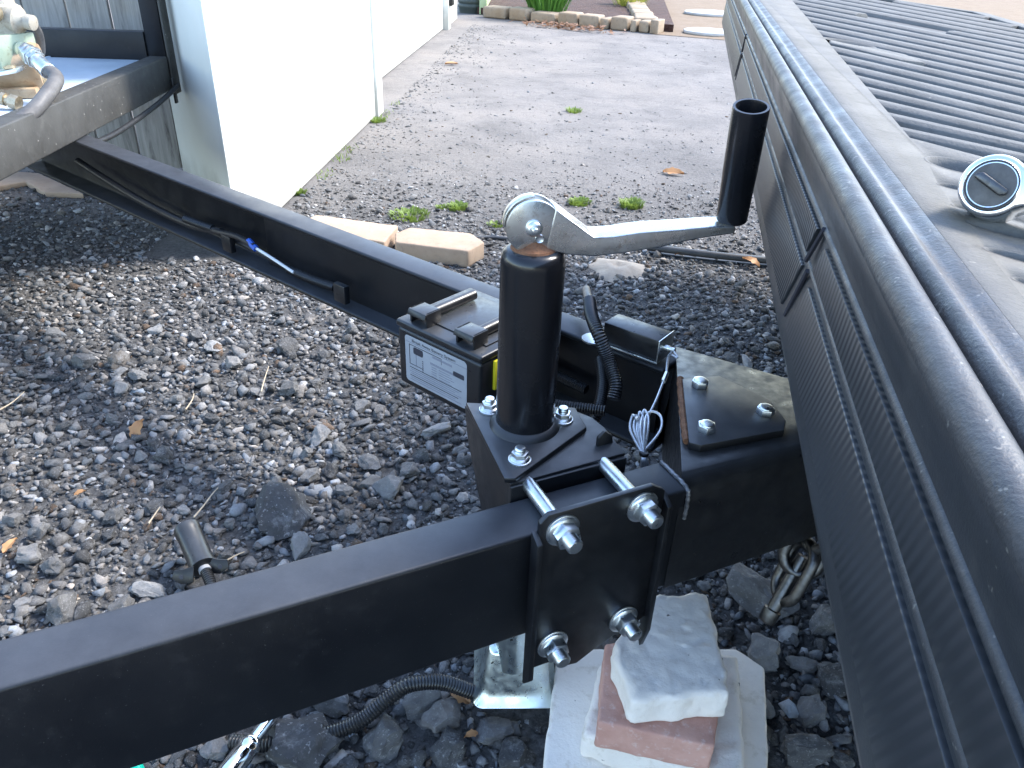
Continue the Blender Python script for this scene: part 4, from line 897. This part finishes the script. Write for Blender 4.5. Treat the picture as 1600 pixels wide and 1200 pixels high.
for k in range(4):
    nx = prev+V(0.03,0.5,0)
    edging_block(prev+V(0,0,0), nx, 0.12, ['edging block just behind the corner, along the sand', 'second edging block back from the corner along the sand', 'third edging block back from the corner along the sand', 'farthest edging block along the sand path'][k], 20+k); prev = nx+V(0,0.01,0)
for px, py, r_, lb in ((1107,48,0.24,'nearer white round stepping stone on the sand'), (1108,19,0.30,'farther white round stepping stone on the sand')):
    q = at(px, py, 0.03); rr = random.Random(px)
    o = MB().prism([((r_*(1+rr.gauss(0,0.03)))*math.cos(R(a)), r_*(1+rr.gauss(0,0.03))*math.sin(R(a))) for a in range(0,360,15)], Fr((q.x,q.y,0), (1,0,0), (0,1,0), UP), 0.005, 0.035).build('stepping_stone', STEPW, None, bevel=0.008)
    tag(o, lb, 'stepping stone', 'stepping stones')
q = at(735, 22, 0)
bn_ = MB(); pr = [(0.13,0.0)]
for k in range(14): pr += [(0.14+0.002*k,0.05+k*0.05), (0.148+0.002*k,0.06+k*0.05), (0.148+0.002*k,0.085+k*0.05), (0.14+0.002*k,0.095+k*0.05)]
tag(bn_.lathe(pr+[(0.16,0.8), (0.15,0.8)], (q.x, q.y+0.16, 0), UP, 36).build('garden_bin', DGREEN, None, smooth=50), 'dark green ribbed bin at the end of the white fence', 'bin')
q = at(757, 24, 0)
tag(MB().box((q.x-0.06,q.y+0.05,0), (q.x+0.02,q.y+1.3,0.9)).build('green_board', LGREEN, None, bevel=0.006), 'lime green upright board beside the dark bin', 'board')
# plants
def blades(base, n, h, spread, w_, mat, name, parent, rr, lean=0.6):
    m = MB()
    for _ in range(n):
        a = rr.uniform(0, 2*math.pi); r_ = spread*math.sqrt(rr.random())*0.5; o = Vector(base)+V(r_*math.cos(a), r_*math.sin(a), 0)
        hh = h*rr.uniform(0.5,1.1); dr = V(math.cos(a), math.sin(a), 0)*lean*hh*rr.uniform(0.2,1.0); sd_ = V(-math.sin(a), math.cos(a), 0)*w_*rr.uniform(0.6,1.2)
        p0, p1, p2 = o, o+dr*0.4+UP*hh*0.6, o+dr+UP*hh*rr.uniform(0.75,1.0)
        m.add([p0-sd_*0.5, p0+sd_*0.5, p1+sd_*0.6, p1-sd_*0.6, p2], [(0,1,2,3), (3,2,4)])
    return m.build(name, mat, parent)
for px, py, h, sp_, n, mt, lb in ((855,14,0.42,0.42,260,SHRUB,'bushy green plant growing in the mulch bed'), (985,4,0.25,0.4,140,YSHRUB,'yellow green plant at the back of the mulch bed')):
    q = at(px, py, 0.1); t = thing('garden_plant', (q.x,q.y,0.1), lb, 'plant'); rr = random.Random(px)
    blades((q.x,q.y,0.07), n, h, sp_, 0.017, mt, 'leaves', t, rr, 1.1)
    MB().tube([(q.x,q.y,0.09), (q.x+0.01,q.y,0.2)], lambda t_: 0.014-0.006*t_, 8).build('stem', TWIG, t)
wl_ = [(640,338,0.045,0.16,90,'wide low weed tuft behind the gap between the two pavers'), (716,326,0.05,0.09,60,'round weed tuft behind the right paver'), (690,325,0.025,0.05,24,'tiny weed between two tufts behind the pavers'), (905,318,0.045,0.10,60,'weed tuft just behind the crank head'), (986,323,0.07,0.10,80,'bright leafy weed above the middle of the crank arm'), (897,175,0.06,0.10,30,'sparse yellow weed on the open dusty ground'), (467,303,0.05,0.06,36,'small weed at the foot of the fence by the far beam'), (590,190,0.05,0.10,40,'weed at the foot of the fence post'), (775,352,0.03,0.07,26,'sparse weed left of the jack head, behind the jack')]
for px, py, h, sp_, n, lb in wl_:
    q = at(px, py, 0); t = thing('weed', (q.x,q.y,0), lb, 'weed', 'weeds on the driveway'); rr = random.Random(px)
    blades((q.x,q.y,0), n*3, h*0.40, sp_*0.85, 0.006, GRASS, 'leaves', t, rr, 0.9)
gs = MB(); rr = random.Random(5)
for _ in range(260):
    s_ = rr.uniform(0.6, vl+0.3); o = VF.p(s_, rr.uniform(-0.012,0.05) , 0); hh = rr.uniform(0.008,0.03)
    if math.sin(s_*7)+math.sin(s_*17) < 0.1: continue
    a = rr.uniform(0,6.28); gs.add([o, o+V(0.005*math.cos(a),0.005*math.sin(a),0), o+V(rr.gauss(0,0.012),rr.gauss(0,0.012),hh)], [(0,1,2)])
g_ = gs.build('grass', GRASS); g_['kind'] = 'stuff'; g_['label'] = 'short grass sprouting along the foot of the white fence'
# pavers, edging strip, sand mound
def paver(pts, h, label, seed):
    o = slab('paver', [xy(px, py, h) for px, py in pts], 0.0, h, PAVER, label, 'paver', 0.005, seed, 0.001, 'tan pavers behind the far beam'); return o
paver([(495,335), (603,350), (622,352), (600,378), (490,362), (470,345)], 0.052, 'left tan paver, partly hidden by the far beam', 11)
paver([(617,364), (640,355), (735,364), (757,378), (731,392), (618,378)], 0.054, 'right tan paver with a cut corner, lying beside the other', 12)
st_ = thing('edging_strip', at(1090,397,0), 'black plastic edging strip on the ground behind the crank handle', 'edging')
MB().tube(spline([at(1012,386,0.02), at(1060,392,0.022), at(1120,399,0.022), at(1180,405,0.02), at(1260,412,0.02)], 8), 0.011, 12).build('bead', PIPE, st_)
aa, ab = at(1016,388,0), at(1260,415,0); ed = (ab-aa).normalized(); MB().box((0,-0.055,0.001), ((ab-aa).length,-0.003,0.006), Fr(aa, ed, V(-ed.y,ed.x,0), UP)).build('flange', PIPE, st_, bevel=0.001)
cable('ground_cable', [at(740,372,0.006), at(770,371,0.006), at(800,374,0.006), at(840,380,0.006), at(900,384,0.006), at(1000,386,0.008)], 0.006, PIPE, None, 'thin black cable on the ground running behind the jack', 'cable')
am = MB(); q = at(965, 422, 0); seg = 28; vs_, fs_ = [], []
prf = [(0.13,-0.004), (0.115,0.004), (0.085,0.018), (0.055,0.030), (0.035,0.033), (0.018,0.024), (0.001,0.02)]
for r_, z_ in prf:
    for k in range(seg): a = 2*math.pi*k/seg; w_ = 1+0.16*math.sin(3*a+1)+0.08*math.sin(7*a+r_*50); vs_.append((q.x+r_*0.72*w_*math.cos(a), q.y+r_*0.72*w_*math.sin(a), z_*0.6))
for r_ in range(len(prf)-1): fs_ += [(r_*seg+k, r_*seg+(k+1) % seg, (r_+1)*seg+(k+1) % seg, (r_+1)*seg+k) for k in range(seg)]
tag(am.add(vs_, fs_).build('sand_mound', ANT), 'small pale sand mound on the dark gravel behind the far beam', 'mound'); BLOCKERS.append((q.x, q.y, 0.06))
# a bare concrete footing under the trailer corner
o_ = slab('footing', [xy(-60,302,0.02), xy(40,283,0.02), xy(70,300,0.02), xy(130,302,0.02), xy(60,270,0.02), xy(-60,262,0.02)], 0.0, 0.02, PAVER, 'pale flat stone slab on the ground below the front rail', 'slab', 0.004, 31, 0.0008)

# dead leaves and twigs
leaf_me = None
lf = [(217,672,0.045,'curled orange leaf standing on the gravel below the far beam'), (127,772,0.02,'small orange leaf on the gravel near the left edge'), (18,855,0.03,'orange leaf at the left edge above the near beam'), (305,866,0.02,'scrap of tan leaf beside the black plug'), (1172,412,0.06,'brown leaf at the right end of the edging strip'), (1063,398,0.035,'tan leaf lying on the edging strip'), (1052,272,0.09,'crumpled brown leaf on the dusty ground left of the crank handle'), (705,101,0.10,'reddish leaf on the pale ground near the fence'), (716,1090,0.035,'tan leaf on the gravel beside the conduit'), (735,1152,0.02,'small yellow leaf scrap on the gravel left of the slab')]
for px, py, L, lb in lf:
    q = at(px, py, 0.012 if L < 0.08 else 0.003); rr = random.Random(px*3+py); a = rr.uniform(0, 6.28) if px != 217 else 1.2
    d = V(math.cos(a), math.sin(a), (0.25 if L < 0.08 else 0.03) if px != 217 else 0.7).normalized(); s_ = V(-math.sin(a), math.cos(a), rr.uniform(-0.2,0.3)); up_ = d.cross(s_)
    vs_, fs_ = [], []
    n = 8
    for k in range(n+1):
        t = k/n; w_ = L*0.26*math.sin(math.pi*t**0.8)*(1+0.25*math.sin(k*2.5)); c_ = q+d*(t-0.5)*L+up_*((0.12 if L < 0.08 else 0.04)*L*math.sin(math.pi*t)+0.003)
        vs_ += [c_-s_*w_+up_*L*0.10, c_, c_+s_*w_+up_*L*0.10]
    for k in range(n): fs_ += [(3*k,3*k+1,3*k+4,3*k+3), (3*k+1,3*k+2,3*k+5,3*k+4)]
    vs_ = vs_+[v_-up_*0.0006 for v_ in vs_]; m_ = 3*(n+1); fs_ += [tuple(i+m_ for i in f[::-1]) for f in fs_]
    tag(MB().add(vs_, fs_).build('dead_leaf', DLEAF), lb, 'leaf', 'dead leaves')
for k, (pts, lb) in enumerate(((((303,808),(318,790),(335,768),(352,752)), 'curved pale twig on the gravel above the plug'), (((408,612),(414,590),(420,572)), 'short pale twig on the gravel in the middle of the left field'), (((290,640),(300,625),(303,615)), 'thin twig near the curled orange leaf'), (((232,818),(243,802),(250,792)), 'dark thin twig left of the plug'), (((350,878),(368,868),(382,862)), 'pale twig right of the plug tabs'), (((0,640),(20,628),(38,612)), 'twig at the left edge of the gravel'))):
    tag(MB().tube(spline([at(a, b2, 0.016) for a, b2 in pts], 6), lambda t: 0.0016-0.0008*t, 6).build('twig', TWIG), lb, 'twig', 'twigs')

# ================================================================== GRAVEL
def visible(P, mx=60, my=60):
    d = P-np.array([0,0,CAM_H]); F_, R_, U_ = np.array(fw), np.array(cr), np.array(cu)
    z = d@F_; X = 800+FPX*(d@R_)/np.maximum(z,1e-3); Y = 600-FPX*(d@U_)/np.maximum(z,1e-3)
    return (z > 0.05) & (X > -mx) & (X < 1600+mx) & (Y > -my) & (Y < 1200+my)
def pts(n, x0, x1, y0, y1): return np.stack([rng.uniform(x0,x1,n), rng.uniform(y0,y1,n), np.zeros(n)], 1)
fence_x = lambda y: c0.x+(y-c0.y)*vd.x/vd.y
def clear(P):
    return ~((P[:,0] < np.where(P[:,1] > c0.y-0.05, c0.x+(P[:,1]-c0.y)*vd.x/vd.y+0.01, -99)) & (P[:,1] < 9) & (P[:,0] > -1.1))
# near field: small, medium, then single stones
P = pts(150000, -3.0, 1.5, 0.15, 3.2); P = P[visible(P, 330, 220) & clear(P)]
thin = rng.random(len(P)) < np.clip(1.35-(P[:,1]-1.2)*0.40, 0.45, 1)*np.clip((3.25-P[:,1])/1.0, 0, 1); P = P[thin & keep(P)][:56000]
S = np.clip(rng.lognormal(np.log(0.0046), 0.35, len(P)), 0.0025, 0.009)
g1 = scatter('gravel', P, S, H_S, ground); g1['label'] = 'fine dark gravel'
P = pts(64000, -3.0, 1.5, 0.15, 3.0); P = P[visible(P, 330, 220) & clear(P)]
P = P[keep(P, 0.008) & (rng.random(len(P)) < np.clip(1.2-(P[:,1]-0.9)*0.5, 0.35, 1)*np.clip((3.0-P[:,1])/0.9, 0, 1))][:27000]
S = np.clip(rng.lognormal(np.log(0.0086), 0.34, len(P)), 0.005, 0.019)
g2 = scatter('gravel', P, S, H_M, ground, zoff=(0.05, 0.5)); g2['label'] = 'coarse dark gravel'
# far field: pale chips pressed into the dusty ground, thicker along the fence
P = pts(60000, -1.2, 3.0, 2.4, 8.3); w = np.exp(-(P[:,0]-fence_x(P[:,1]))/0.16)*2.0+np.clip(0.75-(P[:,1]-2.6)*0.34, 0.05, 1)
P = P[visible(P, 100, 100) & clear(P) & (rng.random(len(P)) < w*0.5)][:16000]
S = np.clip(rng.lognormal(np.log(0.0075), 0.4, len(P)), 0.004, 0.02)
g3 = scatter('gravel', P, S, H_S, ground, pale=0.8, flat=(0.3, 0.6), zoff=(-0.35, 0.05)); g3['label'] = 'pale gravel pressed into the dusty ground'
# the single stones
big = [(440,808,0.062), (530,708,0.024), (610,770,0.030), (430,770,0.024), (1182,940,0.05), (1190,1028,0.036), (470,1180,0.055), (600,1165,0.035), (520,1100,0.035), (690,1130,0.032), (655,1110,0.030), (1290,980,0.035), (100,960,0.032), (240,930,0.025), (640,745,0.026), (565,640,0.020), (500,690,0.026), (1300,1070,0.03), (1260,1120,0.028), (700,1180,0.03), (770,1150,0.028), (800,1190,0.032), (1250,1190,0.03), (180,815,0.02), (85,890,0.024), (60,840,0.022), (560,600,0.016), (350,520,0.015)]
SP = [(at(px, py, 0.0), r_) for px, py, r_ in big]
tries = 0
while len(SP) < 300 and tries < 20000:
    tries += 1
    px, py = random.uniform(-10,1400), random.uniform(430,1210)
    q = at(px, py, 0.0)
    r_ = min(0.032, max(0.011, random.lognormvariate(math.log(0.016), 0.35)))
    if q.y > 1.7: continue
    if any((q-s[0]).length < (r_+s[1])*0.85 for s in SP): continue
    if any(math.hypot(q.x-x, q.y-y) < r+r_*0.8 for x, y, r in BLOCKERS): continue
    SP.append((q, r_))
for k, (q, r_) in enumerate(SP):
    o = bpy.data.objects.new('stone', rocks[k % len(rocks)]); col.objects.link(o); o.parent = ground
    fl = random.uniform(0.45, 0.8)
    o.location = (q.x, q.y, r_*fl*0.45+0.004); o.scale = (r_*random.uniform(0.95,1.35), r_*random.uniform(0.8,1.05), r_*fl)
    o.rotation_euler = (random.gauss(0,0.25), random.gauss(0,0.25), random.uniform(0,6.28))
# leaf litter against the edging
ll = MB(); rr = random.Random(9)
for _ in range(260):
    px = rr.gauss(890, 34); q = at(px, ely(px)+rr.uniform(0,6), 0.01); a = rr.uniform(0,6.28); L = rr.uniform(0.015,0.045)
    d = V(math.cos(a), math.sin(a), rr.gauss(0,0.3))*L; s_ = V(-math.sin(a), math.cos(a), rr.gauss(0,0.3))*L*0.35; q.z = rr.uniform(0.005,0.05)
    ll.add([q-d, q+s_, q+d, q-s_], [(0,1,2,3)])
l_ = ll.build('leaf_litter', LITTER); l_['kind'] = 'stuff'; l_['label'] = 'brown leaf litter piled against the edging blocks'
